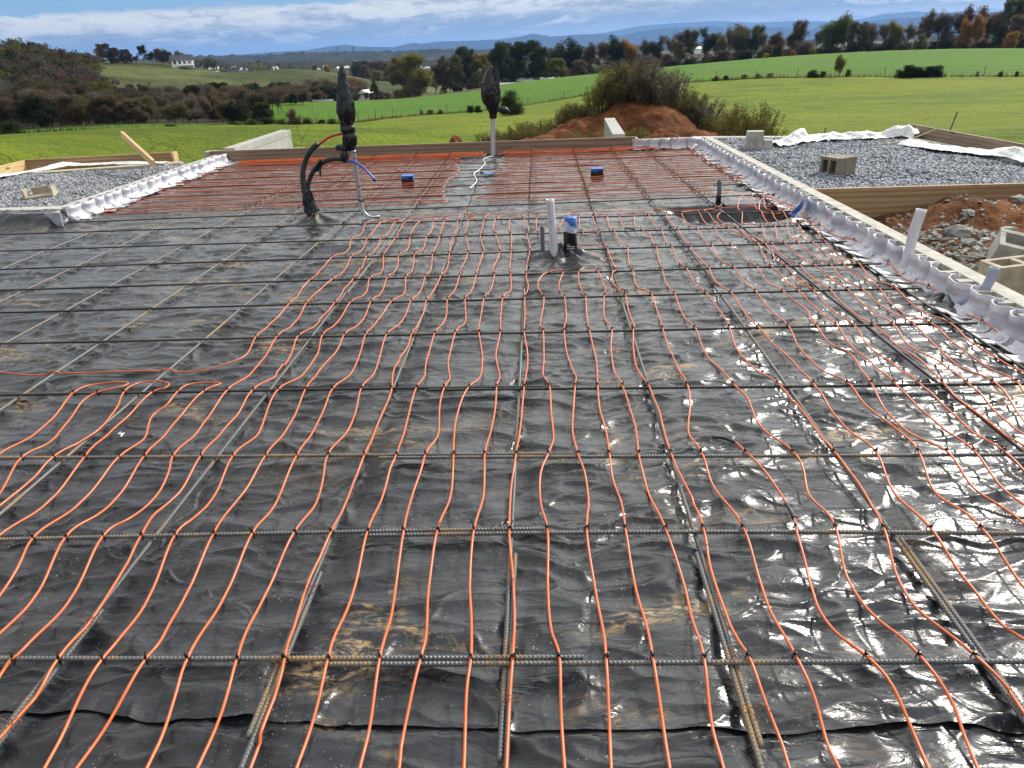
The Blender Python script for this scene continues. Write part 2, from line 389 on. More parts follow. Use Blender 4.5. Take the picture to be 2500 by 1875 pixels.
M['roof_white'] = mat('white sheet metal', (0.74, 0.76, 0.78), 0.45)
M['car_white'] = mat('white car paint', (0.75, 0.76, 0.78), 0.25)
M['rubber'] = mat('tyre rubber', (0.02, 0.02, 0.02), 0.8)
M['bark'] = mat('grey brown bark', rough=0.95, spec=0.1, fn=mottled((0.055, 0.043, 0.034), (0.13, 0.11, 0.092), 3, 0.0))
M['post'] = mat('weathered fence post', (0.14, 0.12, 0.095), 0.95)
def leaf_mat(name, c1, c2, trans=0.45):
    m = bpy.data.materials.new(name); m.use_nodes = True; t = NT(m.node_tree); t.n.clear()
    out = t('ShaderNodeOutputMaterial'); oi = t('ShaderNodeObjectInfo'); tcn = t('ShaderNodeTexCoord')
    n = t.noise(tcn.outputs['Object'], 0.8, 3, 0.6)
    col = t.mix(t.ramp(n, 0.35, 0.65), c1, c2)
    col = t.mix(1.0, col, oi.outputs['Color'], 'MULTIPLY')
    d = t('ShaderNodeBsdfDiffuse'); tr = t('ShaderNodeBsdfTranslucent'); mx = t('ShaderNodeMixShader')
    t.link(col, d.inputs[0]); t.link(col, tr.inputs[0]); mx.inputs[0].default_value = trans
    t.link(d.outputs[0], mx.inputs[1]); t.link(tr.outputs[0], mx.inputs[2]); t.link(mx.outputs[0], out.inputs[0])
    return m
M['leaf'] = leaf_mat('foliage', (0.75, 0.75, 0.75), (1.15, 1.1, 1.0))    # multiplied by each plant's own colour

# ------------------------------------------------------------------ terrain
# surveyed points: (sight px, sight py, distance) -> height; thin-plate interpolation over (azimuth, log distance)
ctrl = []
def c_pt(px, py, d): p = DD(px, py, d); ctrl.append((math.atan2(p[0], p[1]), d, p[2]))
for a in range(-180, 180, 30):
    for d, z in ((2.5, -0.9), (7, -0.9)): ctrl.append((R(a), d, z))
for a in (-50, -40, -30, -20, -10, 0, 10, 20, 30, 40, 50): ctrl.append((R(a), 12.5, -0.95))
for a in (60, 90, 130, 180, -60, -90, -130):
    for d, z in ((20, -1.3), (80, -4), (300, -6), (1500, -30), (9000, -60)): ctrl.append((R(a), d, z))
for t3 in [(0, 385, 16), (300, 385, 18), (600, 355, 20), (100, 335, 55), (450, 330, 60), (800, 310, 60), (1100, 300, 45),
           (300, 305, 100), (620, 305, 90), (200, 318, 92), (100, 300, 140), (450, 285, 140), (640, 292, 120), (250, 284, 150), (300, 292, 135), (500, 288, 135), (300, 282, 220), (500, 274, 220), (650, 264, 220), (100, 284, 220),
           (950, 285, 85), (1250, 262, 95), (1530, 216, 95), (1900, 192, 92), (2200, 188, 90), (2500, 188, 88),
           (2500, 390, 14), (2000, 330, 22), (2300, 300, 26), (2500, 300, 26), (1700, 320, 24), (2000, 260, 45), (2500, 245, 45), (1500, 290, 36),
           (700, 252, 150), (960, 243, 170), (1250, 203, 185), (1600, 166, 190), (2000, 132, 190), (2250, 121, 190), (2500, 118, 190),
           (2600, 120, 190), (700, 268, 220), (960, 258, 240), (1250, 225, 250), (1600, 180, 260), (2000, 150, 270), (2500, 135, 270),
           (100, 280, 190), (300, 280, 190), (500, 272, 190), (700, 250, 300), (950, 245, 320),
           (0, 165, 330), (130, 170, 340), (210, 190, 330), (230, 165, 390), (330, 154, 420), (430, 160, 420), (520, 172, 430), (560, 190, 430),
           (350, 240, 290), (500, 240, 290), (650, 236, 300), (300, 215, 330), (450, 205, 340), (600, 205, 350), (640, 172, 400), (720, 168, 420), (850, 188, 400), (940, 202, 400), (1050, 225, 420),
           (0, 160, 600), (300, 165, 600), (600, 190, 650), (900, 200, 700), (1250, 180, 900), (1700, 150, 900), (2200, 125, 900), (2500, 120, 900),
           (0, 170, 1500), (600, 165, 1500), (1250, 150, 1500), (2000, 115, 1500), (2500, 95, 1500),
           (0, 172, 9000), (1250, 128, 9000), (2500, 80, 9000)]: c_pt(*t3)
ctrl = np.array(ctrl)
def tcoord(az_, d): return np.stack([az_ / R(16), np.log(d) / 0.42], -1)
_cc = tcoord(ctrl[:, 0], ctrl[:, 1])
def tps(r): return np.where(r > 1e-9, r * r * np.log(r + 1e-12), 0)
_n = len(_cc); _K = tps(np.linalg.norm(_cc[:, None] - _cc[None], axis=-1)) + 0.0015 * np.eye(_n)
_P = np.hstack([np.ones((_n, 1)), _cc]); _A = np.block([[_K, _P], [_P.T, np.zeros((3, 3))]])
_slope = (ctrl[:, 2] - CAM_H) / ctrl[:, 1]             # interpolate slope seen from the eye: smooth in the view
_w = np.linalg.solve(_A, np.concatenate([_slope, np.zeros(3)]))
def ground_z(x, y):
    x = np.atleast_1d(np.asarray(x, float)); y = np.atleast_1d(np.asarray(y, float))
    d = np.clip(np.hypot(x, y), 2.0, 9000.0); q = tcoord(np.arctan2(x, y), d)
    z = np.empty(len(q))
    for s in range(0, len(q), 20000):
        qq = q[s:s + 20000]; z[s:s + 20000] = tps(np.linalg.norm(qq[:, None] - _cc[None], axis=-1)) @ _w[:_n] + _w[_n] + qq @ _w[_n + 1:]
    z = z * d + CAM_H
    near = sstep(13.5, 11.5, d); z = z * (1 - near) - 0.95 * near
    return z
azs = np.concatenate([np.linspace(-180, -50, 40, endpoint=False), np.linspace(-50, 50, 401), np.linspace(50, 180, 41)[1:]])
ds = np.concatenate([[0.01, 4, 8], np.geomspace(10, 26000, 330)])
AZ, DS = np.meshgrid(R(1) * azs, ds)
gx, gy = (np.sin(AZ) * DS).ravel(), (np.cos(AZ) * DS).ravel()
gz = ground_z(gx, gy) + 0.05 * fbm(gx * 0.5, gy * 0.5, 3, 5) * sstep(12, 30, DS.ravel()) + 0.35 * fbm(gx / 25, gy / 25, 3, 9) * sstep(300, 500, DS.ravel())
gz = gz + sstep(1200, 2500, DS.ravel()) * 12 * fbm(gx / 600, gy / 600, 3, 12)
nr, nc = DS.shape
ii = (np.arange(nr - 1)[:, None] * nc + np.arange(nc - 1)[None, :]).ravel()
gf = np.stack([ii, ii + 1, ii + nc + 1, ii + nc], -1)
def ground_fn(t, b, co):
    s = t('ShaderNodeSeparateXYZ'); t.link(co, s.inputs[0])
    x, y = s.outputs[0], s.outputs[1]
    d = t.math('SQRT', t.math('ADD', t.math('MULTIPLY', x, x), t.math('MULTIPLY', y, y)))
    n_big = t.noise(co, 0.035, 4, 0.6); n_mid = t.noise(co, 0.5, 5, 0.65); n_fine = t.noise(co, 5, 4, 0.7)
    # near meadow: yellow-green; field beyond the fence: vivid young crop with drill rows
    near = t.mix(t.ramp(n_mid, 0.35, 0.65), (0.098, 0.155, 0.006), (0.160, 0.220, 0.009))
    near = t.mix(t.ramp(t.noise(co, 0.16, 5, 0.7), 0.42, 0.66, 0, 0.55), near, (0.060, 0.095, 0.016))
    near = t.mix(t.ramp(n_big, 0.40, 0.62, 0, 0.7), near, (0.190, 0.205, 0.018))
    near = t.mix(t.ramp(n_fine, 0.5, 0.8, 0, 0.5), near, (0.050, 0.080, 0.012))
    rows = t('ShaderNodeTexWave', wave_type='BANDS', bands_direction='Y'); rows.inputs['Scale'].default_value = 0.33
    rows.inputs['Distortion'].default_value = 1.5; rows.inputs['Detail'].default_value = 2; rows.inputs['Detail Scale'].default_value = 0.4
    t.link(t.scaled(co, (1, 1, 1), (0, 0, 0.12)), rows.inputs['Vector'])
    crop = t.mix(t.ramp(rows.outputs['Fac'], 0.2, 0.9), (0.060, 0.145, 0.007), (0.105, 0.215, 0.010))
    crop = t.mix(t.ramp(t.noise(t.scaled(co, (1, .3, 1)), 0.12, 5, 0.7), 0.45, 0.66, 0, 0.55), crop, (0.10, 0.145, 0.032))
    crop = t.mix(t.ramp(n_big, 0.35, 0.7, 0, 0.5), crop, (0.050, 0.135, 0.012))
    fence_d = t.math('ADD', d, t.math('MULTIPLY', t.math('SUBTRACT', n_mid, 0.5), 3))
    left = t.math('ARCTAN2', x, y)
    dl = t.math('ADD', 86.0, t.ramp(left, -0.35, -0.18, -24, 8))
    c = t.mix(t.ramp(t.math('SUBTRACT', fence_d, dl), -1.0, 1.0), near, crop)
    floor_ = t.mix(n_mid, (0.045, 0.034, 0.022), (0.085, 0.068, 0.036))
    lw = t.math('MULTIPLY', t.ramp(left, -0.02, -0.10), t.ramp(t.math('SUBTRACT', fence_d, t.ramp(left, -0.40, -0.33, 104, 152)), 0, 3))
    c = t.mix(lw, c, floor_)
    hill = t.mix(t.ramp(t.noise(co, 0.09, 4, 0.7), 0.38, 0.62), (0.065, 0.085, 0.020), (0.115, 0.120, 0.036))
    c = t.mix(t.ramp(d, 286, 300), c, hill)
    wood = t.mix(t.noise(co, 0.02, 4), (0.035, 0.036, 0.022), (0.060, 0.048, 0.028))
    c = t.mix(t.ramp(d, 520, 640), c, t.mix(t.ramp(t.noise(co, 0.004, 4, 0.6), 0.5, 0.6), wood, (0.09, 0.12, 0.03)))
    t.link(c, b.inputs['Base Color'])
    bump(t, b, t.math('ADD', n_fine, t.math('MULTIPLY', t.noise(co, 1.4, 4, 0.7), 2.0)), 1.0, 0.22)
M['ground'] = mat('grass fields', rough=0.9, spec=0.1, fn=ground_fn)
g = mesh_obj('ground', np.stack([gx, gy, gz], -1), gf, M['ground'], smooth=True); tag(g, kind='structure')

# ---- distant ridges: long displaced hills following the skyline (px, py of crest, distance)
def ridge_mesh(name, crest, dist, depth, m, rough, seed, base_drop=60):
    cr = np.array(crest, float); xs = np.linspace(cr[0, 0], cr[-1, 0], 700)
    ys = np.interp(xs, cr[:, 0], cr[:, 1])
    P = np.array([DD(a, b_, dist) for a, b_ in zip(xs, ys)])
    az_ = np.arctan2(P[:, 0], P[:, 1]); rows = []
    T = np.linspace(-1, 1, 40)
    zb = ground_z(P[:, 0], P[:, 1]) - base_drop
    for t_ in T:
        dd = dist + depth * t_; prof = (1 - abs(t_)) ** 0.8
        x, y = np.sin(az_) * dd, np.cos(az_) * dd
        spur = fbm(az_ * dist / depth * 2.2, np.full_like(az_, t_ * 1.6), 5, seed, 0.55)
        z = zb + (P[:, 2] - zb) * np.clip(prof + 0.28 * spur * (1 - prof) * (abs(t_) < 0.99), 0, 1.0)
        z += rough * fbm(az_ * dist / 30, np.full_like(az_, t_ * 40), 3, seed + 3) * prof
        rows.append(np.stack([x, y, z], -1))
    V = np.array(rows); a, b_, _ = V.shape
    ii = (np.arange(a - 1)[:, None] * b_ + np.arange(b_ - 1)[None]).ravel()
    o = mesh_obj(name, V.reshape(-1, 3), np.stack([ii, ii + 1, ii + b_ + 1, ii + b_], -1), m, smooth=True)
    return tag(o, kind='structure')
M['far_wood'] = mat('wooded slopes', rough=1, spec=0.0, fn=mottled((0.020, 0.026, 0.018), (0.055, 0.048, 0.028), 0.012, 1.0, 6, 0.05))
M['mountain'] = mat('far mountain forest', rough=1, spec=0.0, fn=mottled((0.018, 0.026, 0.024), (0.035, 0.040, 0.034), 0.003, 0.0))
ridge_mesh('hills', [(-400, 160), (0, 150), (380, 140), (470, 137), (560, 133), (620, 134), (700, 128), (790, 126), (900, 123), (960, 124), (1050, 118), (1200, 120), (1500, 112), (2000, 95), (2700, 70)], 2300, 420, M['far_wood'], 6, 3)
ridge_mesh('hills', [(500, 150), (800, 150), (1000, 144), (1100, 140), (1200, 145), (1500, 140), (2000, 120)], 1300, 220, M['far_wood'], 4, 8, 30)
ridge_mesh('mountains', [(560, 135), (640, 128), (700, 124), (745, 122), (800, 113), (845, 108), (880, 113), (960, 114), (1010, 103), (1030, 106), (1080, 100), (1150, 98), (1220, 95), (1265, 89), (1300, 81), (1350, 88), (1400, 84), (1460, 81), (1520, 86), (1560, 76), (1610, 68), (1700, 64), (1745, 62), (1800, 72), (1850, 68), (1900, 64), (1960, 72), (2050, 60), (2120, 50), (2200, 42), (2300, 40), (2420, 30), (2700, 25)], 8000, 900, M['mountain'], 6, 21, 100)
ridge_mesh('mountains', [(1350, 100), (1480, 78), (1560, 62), (1650, 55), (1750, 50), (1850, 54), (1950, 50), (2050, 52), (2100, 46), (2150, 34), (2230, 26), (2300, 30), (2370, 25), (2450, 28), (2700, 20)], 12500, 1200, M['mountain'], 6, 33, 100)

# ------------------------------------------------------------------ the slab bed
XL, XR, YF, ZC = -5.0, 2.52, 11.72, 0.10       # inner faces of the kerb walls, far board, wall-top height
SEAM = np.array([(0, 1733), (203, 1735), (317, 1752), (407, 1760), (610, 1750), (800, 1770), (922, 1764), (1125, 1774), (1370, 1776), (1614, 1784),
                 (1824, 1778), (1909, 1788), (2129, 1780), (2210, 1766), (2373, 1772), (2500, 1780)], float)
_sw = np.array([G(a, b_, -0.03) for a, b_ in SEAM])
def seam_y(x): return np.interp(x, _sw[:, 0], _sw[:, 1]) + 0.004 * pn(x * 14, x * 0, 4) + 0.008 * pn(x * 3.1, x * 0 + 2, 5)
LONGX = [-3.14, -2.55, -1.94, -1.32, -0.72, -0.11, 0.49, 1.13, 1.78]
creases = []
for _ in range(260):      # sharp short tension folds in the film
    cx, cy = rng.uniform(-5, 2.5), rng.uniform(1.0, 8.5)
    creases.append((cx, cy, rng.normal(0.0, 0.55), rng.uniform(0.10, 0.55), rng.uniform(0.004, 0.012), rng.uniform(0.008, 0.020)))
for k in range(14):       # folds that run along the bars
    creases.append((LONGX[rng.integers(2, 9)] + rng.normal(0, 0.04), rng.uniform(1.1, 3.5), math.pi / 2 + rng.normal(0, 0.12), rng.uniform(0.15, 0.35), rng.uniform(0.008, 0.016), rng.uniform(0.010, 0.02)))
def sheet_z(x, y, seed=0):
    wx = x + 0.10 * fbm(x * 2.3, y * 2.3, 2, 41 + seed); wy = y + 0.06 * fbm(x * 2.1 + 5, y * 2.1, 2, 47 + seed)
    z = 0.011 * fbm(wx * 3.0, wy * 4.2, 2, 1 + seed)
    r1 = ridge(wx * 1.6 + 0.4 * wy, wy * 5.0, 51 + seed); z = z + 0.017 * (np.clip(r1, 0, 1) ** 1.8 - .2)
    r2 = ridge(wx * 4.2 - wy, wy * 8.5, 57 + seed); z = z + 0.0105 * (np.clip(r2, 0, 1) ** 1.9 - .25) * (0.75 + pn(x * 1.3, y * 1.3, 60))
    far_ = sstep(2.2, 4.5, y)
    r3 = ridge(wx * 5.0 + wy, wy * 19, 67 + seed); z = z + (0.0008 + 0.0036 * far_) * np.clip(r3, 0, 1) ** 1.7 * (0.7 + pn(x * 2.1, y * 2.1, 62))
    glare = sstep(-0.4, 0.8, x - 0.05 * y) * sstep(7, 4, y)
    z = z + glare * (0.0080 * pn(wx * 6.5 + 1.2 * wy, wy * 7.5 - wx * 2, 81) + 0.004 * np.clip(ridge(wx * 4.5 + 2 * wy, wy * 4.5 - wx, 83), 0, 1) ** 3)
    z = z + 0.0050 * np.clip(pn(x * 27, y * 27, 71 + seed) - 0.40, 0, 1) * (0.4 + sstep(-.2, .3, pn(x * 2, y * 2, 73)))           # single stones under the film
    for cx, cy, a, L, wd, h in creases:
        if seed: break
        m_ = (np.abs(x - cx) < L * 1.6) & (np.abs(y - cy) < L * 1.6)
        if not m_.any(): continue
        dx, dy = x[m_] - cx, y[m_] - cy; u = dx * math.cos(a) + dy * math.sin(a); v = -dx * math.sin(a) + dy * math.cos(a) + 0.015 * np.sin(u * 30 + cx * 9)
        z[m_] += h * 0.6 * np.exp(-(v / wd) ** 2) * np.clip(1 - (u / L) ** 2, 0, 1)
    z = z - 0.035
    for i_ in range(len(LONGX)): z = z - (0.010 if not seed else 0) * np.exp(-((x - LONGX[i_] - .02) / 0.05) ** 2)
    z = z + 0.0035 * np.exp(-((y - 1.555 - 0.01 * pn(x * 2, x * 0, 9)) / 0.004) ** 2)       # factory fold line
    z = -0.018 - np.logaddexp(0, -(z + 0.018) / 0.004) * 0.004                     # stays under the bars
    def tent(cx, cy, h, s, nf, ph):
        r = np.hypot(x - cx, y - cy); th = np.arctan2(y - cy, x - cx)
        return h * np.exp(-(r / s) ** 1.2) * (1 + 0.35 * np.cos(nf * th + ph + 4 * r)) 
    z = z + tent(0.19, 5.46, 0.10, 0.17, 7, 0.4) + tent(-2.22, 7.03, 0.09, 0.16, 6, 1) + tent(2.45, 4.2, 0.05, 0.15, 5, 2) + tent(-1.55, 7.0, 0.02, 0.2, 5, 2)
    # boxed-out hollow by the right kerb, with stretched folds
    hol = sstep(1.25, 1.5, x + 0.25 * (y - 6.9)) * sstep(2.5, 2.35, x) * sstep(6.50, 6.60, y) * sstep(7.30, 7.12, y)
    z = z - hol * (0.13 + 0.03 * np.clip(ridge(x * 4 + y * 3, y * 2 - x, 91), 0, 1))
    z = z + 0.035 * np.exp(-((y - 6.47 + 0.06 * np.sin(x * 7)) / 0.05) ** 2) * sstep(1.9, 2.3, x)
    lap = sstep(7.02, 7.28, y) * sstep(XL + 0.02, XL - 0.06, x)
    z = z + lap * (0.125 + 0.015 * ridge(x * 5 + y * 6, y * 6 - x * 3, 93))
    return z
rows = [0.0]
yv = 1.15
ylist = []
while yv < YF - 0.03:
    ylist.append(yv); yv += min(max(0.55 * (yv * yv + 2.1) / 1038, 0.0042), 0.026)
ylist = np.array(ylist); NCX = 960
S = np.linspace(0, 1, NCX)
xl = np.maximum(-8.2, -1.75 - 1.02 * ylist); xr = np.minimum(XR + 0.01, 1.45 + 0.95 * ylist)
SX = xl[:, None] + S[None] * (xr - xl)[:, None]; SY = np.tile(ylist[:, None], (1, NCX))
SY = SY + (seam_y(SX) - ylist[0]) * np.exp(-(SY - ylist[0]) / 0.12)
SZ = sheet_z(SX.ravel(), SY.ravel())
edge = np.exp(-((SY - seam_y(SX)) / 0.018)).ravel()
SZ = SZ + edge * (0.001 + 0.007 * np.clip(pn(SX.ravel() * 3.3, SX.ravel() * 0, 14) + 0.15, 0, 1))
a, b_ = SX.shape; ii = (np.arange(a - 1)[:, None] * b_ + np.arange(b_ - 1)[None]).ravel()
sf = np.stack([ii, ii + 1, ii + b_ + 1, ii + b_], -1)
cx_, cy_ = SX.ravel()[sf[:, 0]], SY.ravel()[sf[:, 0]]
sf = sf[(cx_ > XL - 0.01) | (cy_ < 7.45)]
o = mesh_obj('plastic_sheet', np.stack([SX.ravel(), SY.ravel(), SZ], -1), sf, M['plastic'], smooth=True)
tag(o, 'wrinkled glossy black vapour barrier sheet spread under the whole rebar grid', 'plastic sheet')
lx, ly = np.meshgrid(np.linspace(-4.4, 3.2, 1100), np.linspace(0.2, 1.5, 280))
LZ = sheet_z(lx.ravel(), ly.ravel(), 3) - 0.004
LZ = LZ + 0.028 * np.exp(-((ly.ravel() - 0.98 - 0.05 * np.sin(lx.ravel() * 1.4)) / 0.05) ** 2) * sstep(-0.9, -0.3, lx.ravel()) * sstep(1.3, 0.4, lx.ravel())
LZ = np.where(ly.ravel() > seam_y(lx.ravel()) - 0.02, np.minimum(LZ, sheet_z(lx.ravel(), ly.ravel()) - 0.005), LZ)
a, b_ = lx.shape; ii = (np.arange(a - 1)[:, None] * b_ + np.arange(b_ - 1)[None]).ravel()
def plastic2(t, b, co):
    plastic_fn(t, b, co)
M['plastic_near'] = mat('dusty black polyethylene', rough=0.25, fn=plastic_fn)
o = mesh_obj('plastic_sheet', np.stack([lx.ravel(), ly.ravel(), LZ], -1), np.stack([ii, ii + 1, ii + b_ + 1, ii + b_], -1), M['plastic_near'], smooth=True)
tag(o, 'lower black sheet with tan clay smears, tucked under the torn edge nearest the viewer', 'plastic sheet')

# ---- rebar
PTS = {0: [(150, 1616), (378, 1311), (529, 1116), (655, 957), (762, 824), (825, 741), (875, 683), (912, 629), (948, 579), (980, 543), (1106, 376)],
 1: [(688, 1613), (814, 1307), (891, 1111), (959, 951), (1011, 818), (1044, 738), (1074, 682), (1094, 625), (1109, 579), (1122, 539), (1185, 376)],
 2: [(1231, 1612), (1251, 1295), (1264, 1113), (1270, 947), (1273, 814), (1278, 731), (1283, 673), (1286, 617), (1291, 574), (1294, 534), (1296, 376)],
 3: [(1795, 1613), (1694, 1295), (1628, 1114), (1583, 943), (1538, 806), (1508, 721), (1492, 663), (1477, 606), (1462, 567), (1454, 529), (1402, 380)],
 4: [(2418, 1607), (2170, 1295), (2037, 1110), (1915, 941), (1817, 800), (1757, 715), (1714, 654), (1674, 599), (1643, 560), (1618, 525), (1485, 364)],
 5: [None, None, (2475, 1103), (2288, 937), (2108, 795), (2002, 710), (1933, 647), (1871, 596), (1825, 554), (1774, 521), (1567, 364)],
 -1: [None, None, (171, 1122), (342, 961), (501, 826), (594, 747), (658, 688), (723, 632), (776, 589), (840, 548), None],
 -2: [None, None, None, (61, 965), (249, 833), (371, 753), (461, 693), (544, 637), (612, 592), (673, 554), None],
 -3: [None] * 4 + [(8, 839), (162, 758), (269, 697), (368, 645), (454, 599), (527, 556), None]}
RB = 0.0064
ZT, ZL = 0.0070, -0.0078                     # centre heights: cross bars lie on the lengthwise bars
rowfit = []
for j in range(10):
    p = np.array([G(*PTS[i][j], ZT)[:2] for i in sorted(PTS) if PTS[i][j]])
    rowfit.append(np.polyfit(p[:, 0], p[:, 1], 2 if j < 4 else 1))
base = rowfit[-1]
for dy, sl in ((0.68, .055), (1.33, .05), (1.95, .045), (2.57, .04), (3.17, .035), (3.77, .03), (4.30, .02)):
    rowfit.append(np.array([sl, np.polyval(base, -0.5) + dy + 0.5 * sl]))
longfit = {}
for i, l in PTS.items():
    p = np.array([G(*q, ZL)[:2] for q in l if q]); longfit[i] = np.polyfit(p[:, 1], p[:, 0], 2 if i in (0, 1, 3, 4) else 1)
longfit[-4] = np.array([longfit[-3][0], longfit[-3][1] - 0.61]); longfit[-5] = np.array([longfit[-3][0], longfit[-3][1] - 1.22])
longfit[6] = np.array([0.0, 2.30])
def row_y(j, x): return np.polyval(rowfit[j], x)
def long_x(i, y): return np.polyval(longfit[i], y)
def ribbed(P, r, rib):
    if not rib: return tube_mesh(P, r, 8)
    L = np.concatenate([[0], np.cumsum(np.linalg.norm(np.diff(P, axis=0), axis=1))]); tot = L[-1]; p = 0.0115
    k = np.arange(0, int(tot / p)); s = (k[:, None] * p + np.array([0, 0.40, 0.52, 0.88])[None] * p).ravel(); rr = np.tile([r - .0003, r - .0003, r + .0014, r + .0014], len(k))
    C = np.stack([np.interp(s, L, P[:, q]) for q in range(3)], -1)
    V, Fq = tube_mesh(C, rr, 8); T, A, B = frames(C)
    sh = 0.0034 * np.sin(np.linspace(0, 2 * math.pi, 8, endpoint=False) * 1 + 0.6)
    n = len(C) * 8; V[:n] += (sh[None, :, None] * T[:, None, :]).reshape(-1, 3)
    return V, Fq
ords = ['nearest', 'second nearest', 'third nearest', 'fourth nearest', 'fifth nearest', 'sixth nearest', 'seventh nearest', 'eighth nearest', 'ninth nearest', 'tenth nearest',
        'eleventh nearest', 'twelfth nearest', 'sixth from the far board', 'fifth from the far board', 'fourth from the far board', 'third from the far board', 'farthest']
def bar(P, label, group, rib, m, r=RB):
    V, Fq = ribbed(np.array(P), r, rib); o = mesh_obj('rebar', V, Fq, M[m], smooth=False if rib else True)
    tag(o, label, 'rebar', group); return o
GT, GL = 'cross bars of the rebar grid', 'lengthwise bars of the rebar grid'
def trans(j, x0, x1, dy=0.0, dz=0.0):
    xs = np.arange(x0, x1 + 0.05, 0.1); ys = row_y(j, xs) + dy
    return np.stack([xs, ys, ZT + dz + 0.0016 * np.sin(xs * 2.1 + j)], -1)
laps = {0: (-0.62, 0.06), 1: (-0.62, 0.02), 2: (-0.66, 0.03), 3: (-0.55, 0.02)}
for j in range(17):
    x0 = -6.9 if j < 10 else XL + 0.12 + 0.02 * (j % 3)
    x1 = XR - 0.08 - 0.03 * (j % 2)
    m = 'rebar' if j < 3 else 'rebar_dark'
    if j in laps:
        a, b_ = laps[j]
        bar(trans(j, max(x0, -4.6), b_, 0.009, 0.0012), f'left half of the {ords[j]} cross bar of steel', GT, True, m)
        bar(trans(j, a, 2.9, -0.009, -0.0012), f'right half of the {ords[j]} cross bar of steel', GT, True, m)
    else:
        bar(trans(j, x0, x1), f'dark steel bar lying crosswise, {ords[j]} cross bar', GT, j < 7, m)
names_l = {-5: 'seventh to the left of', -4: 'sixth to the left of', -3: 'fifth to the left of', -2: 'fourth to the left of', -1: 'third to the left of', 0: 'second to the left of', 1: 'first to the left of', 2: 'just left of',
           3: 'first to the right of', 4: 'second to the right of', 5: 'third to the right of', 6: 'fourth to the right of'}
y_lap = {0: (0.55, 1.62), 1: (1.16, 1.74), 2: (1.10, 1.80), 3: (1.14, 1.86), 4: (0.9, 1.92)}
for i in sorted(longfit):
    y1 = 11.55 if i > -4 else 6.95
    y0 = {0: 0.55, 1: 0.55, 2: 0.55, 3: 0.55, 4: 0.7, 5: 1.6, 6: 2.6}.get(i, 1.0)
    def longp(ya, yb, dx=0.0, dz=0.0):
        ys = np.arange(ya, yb + 0.04, 0.08); return np.stack([long_x(i, ys) + dx, ys, ZL + dz + 0.001 * np.sin(ys * 3 + i)], -1)
    who = names_l[i] + ' the white centre pipe'
    if i in y_lap:
        a, b_ = y_lap[i]; s = -1 if i == 3 else 1
        bar(longp(a, 4.6, -0.004 * s), f'ribbed lengthwise bar, {who}', GL, True, 'rebar')
        bar(longp(y0, b_, 0.011 * s, 0.001), f'short rusty bar lapped beside that {who}', GL, True, 'rebar')
        bar(longp(4.6, y1, 0.008), f'far stretch of the bar {who}', GL, False, 'rebar' if i < 2 else 'rebar_dark')
    else:
        bar(longp(y0, y1), f'thin rusty lengthwise bar, {who}', GL, i > 3, 'rebar' if i < 2 else 'rebar_dark')

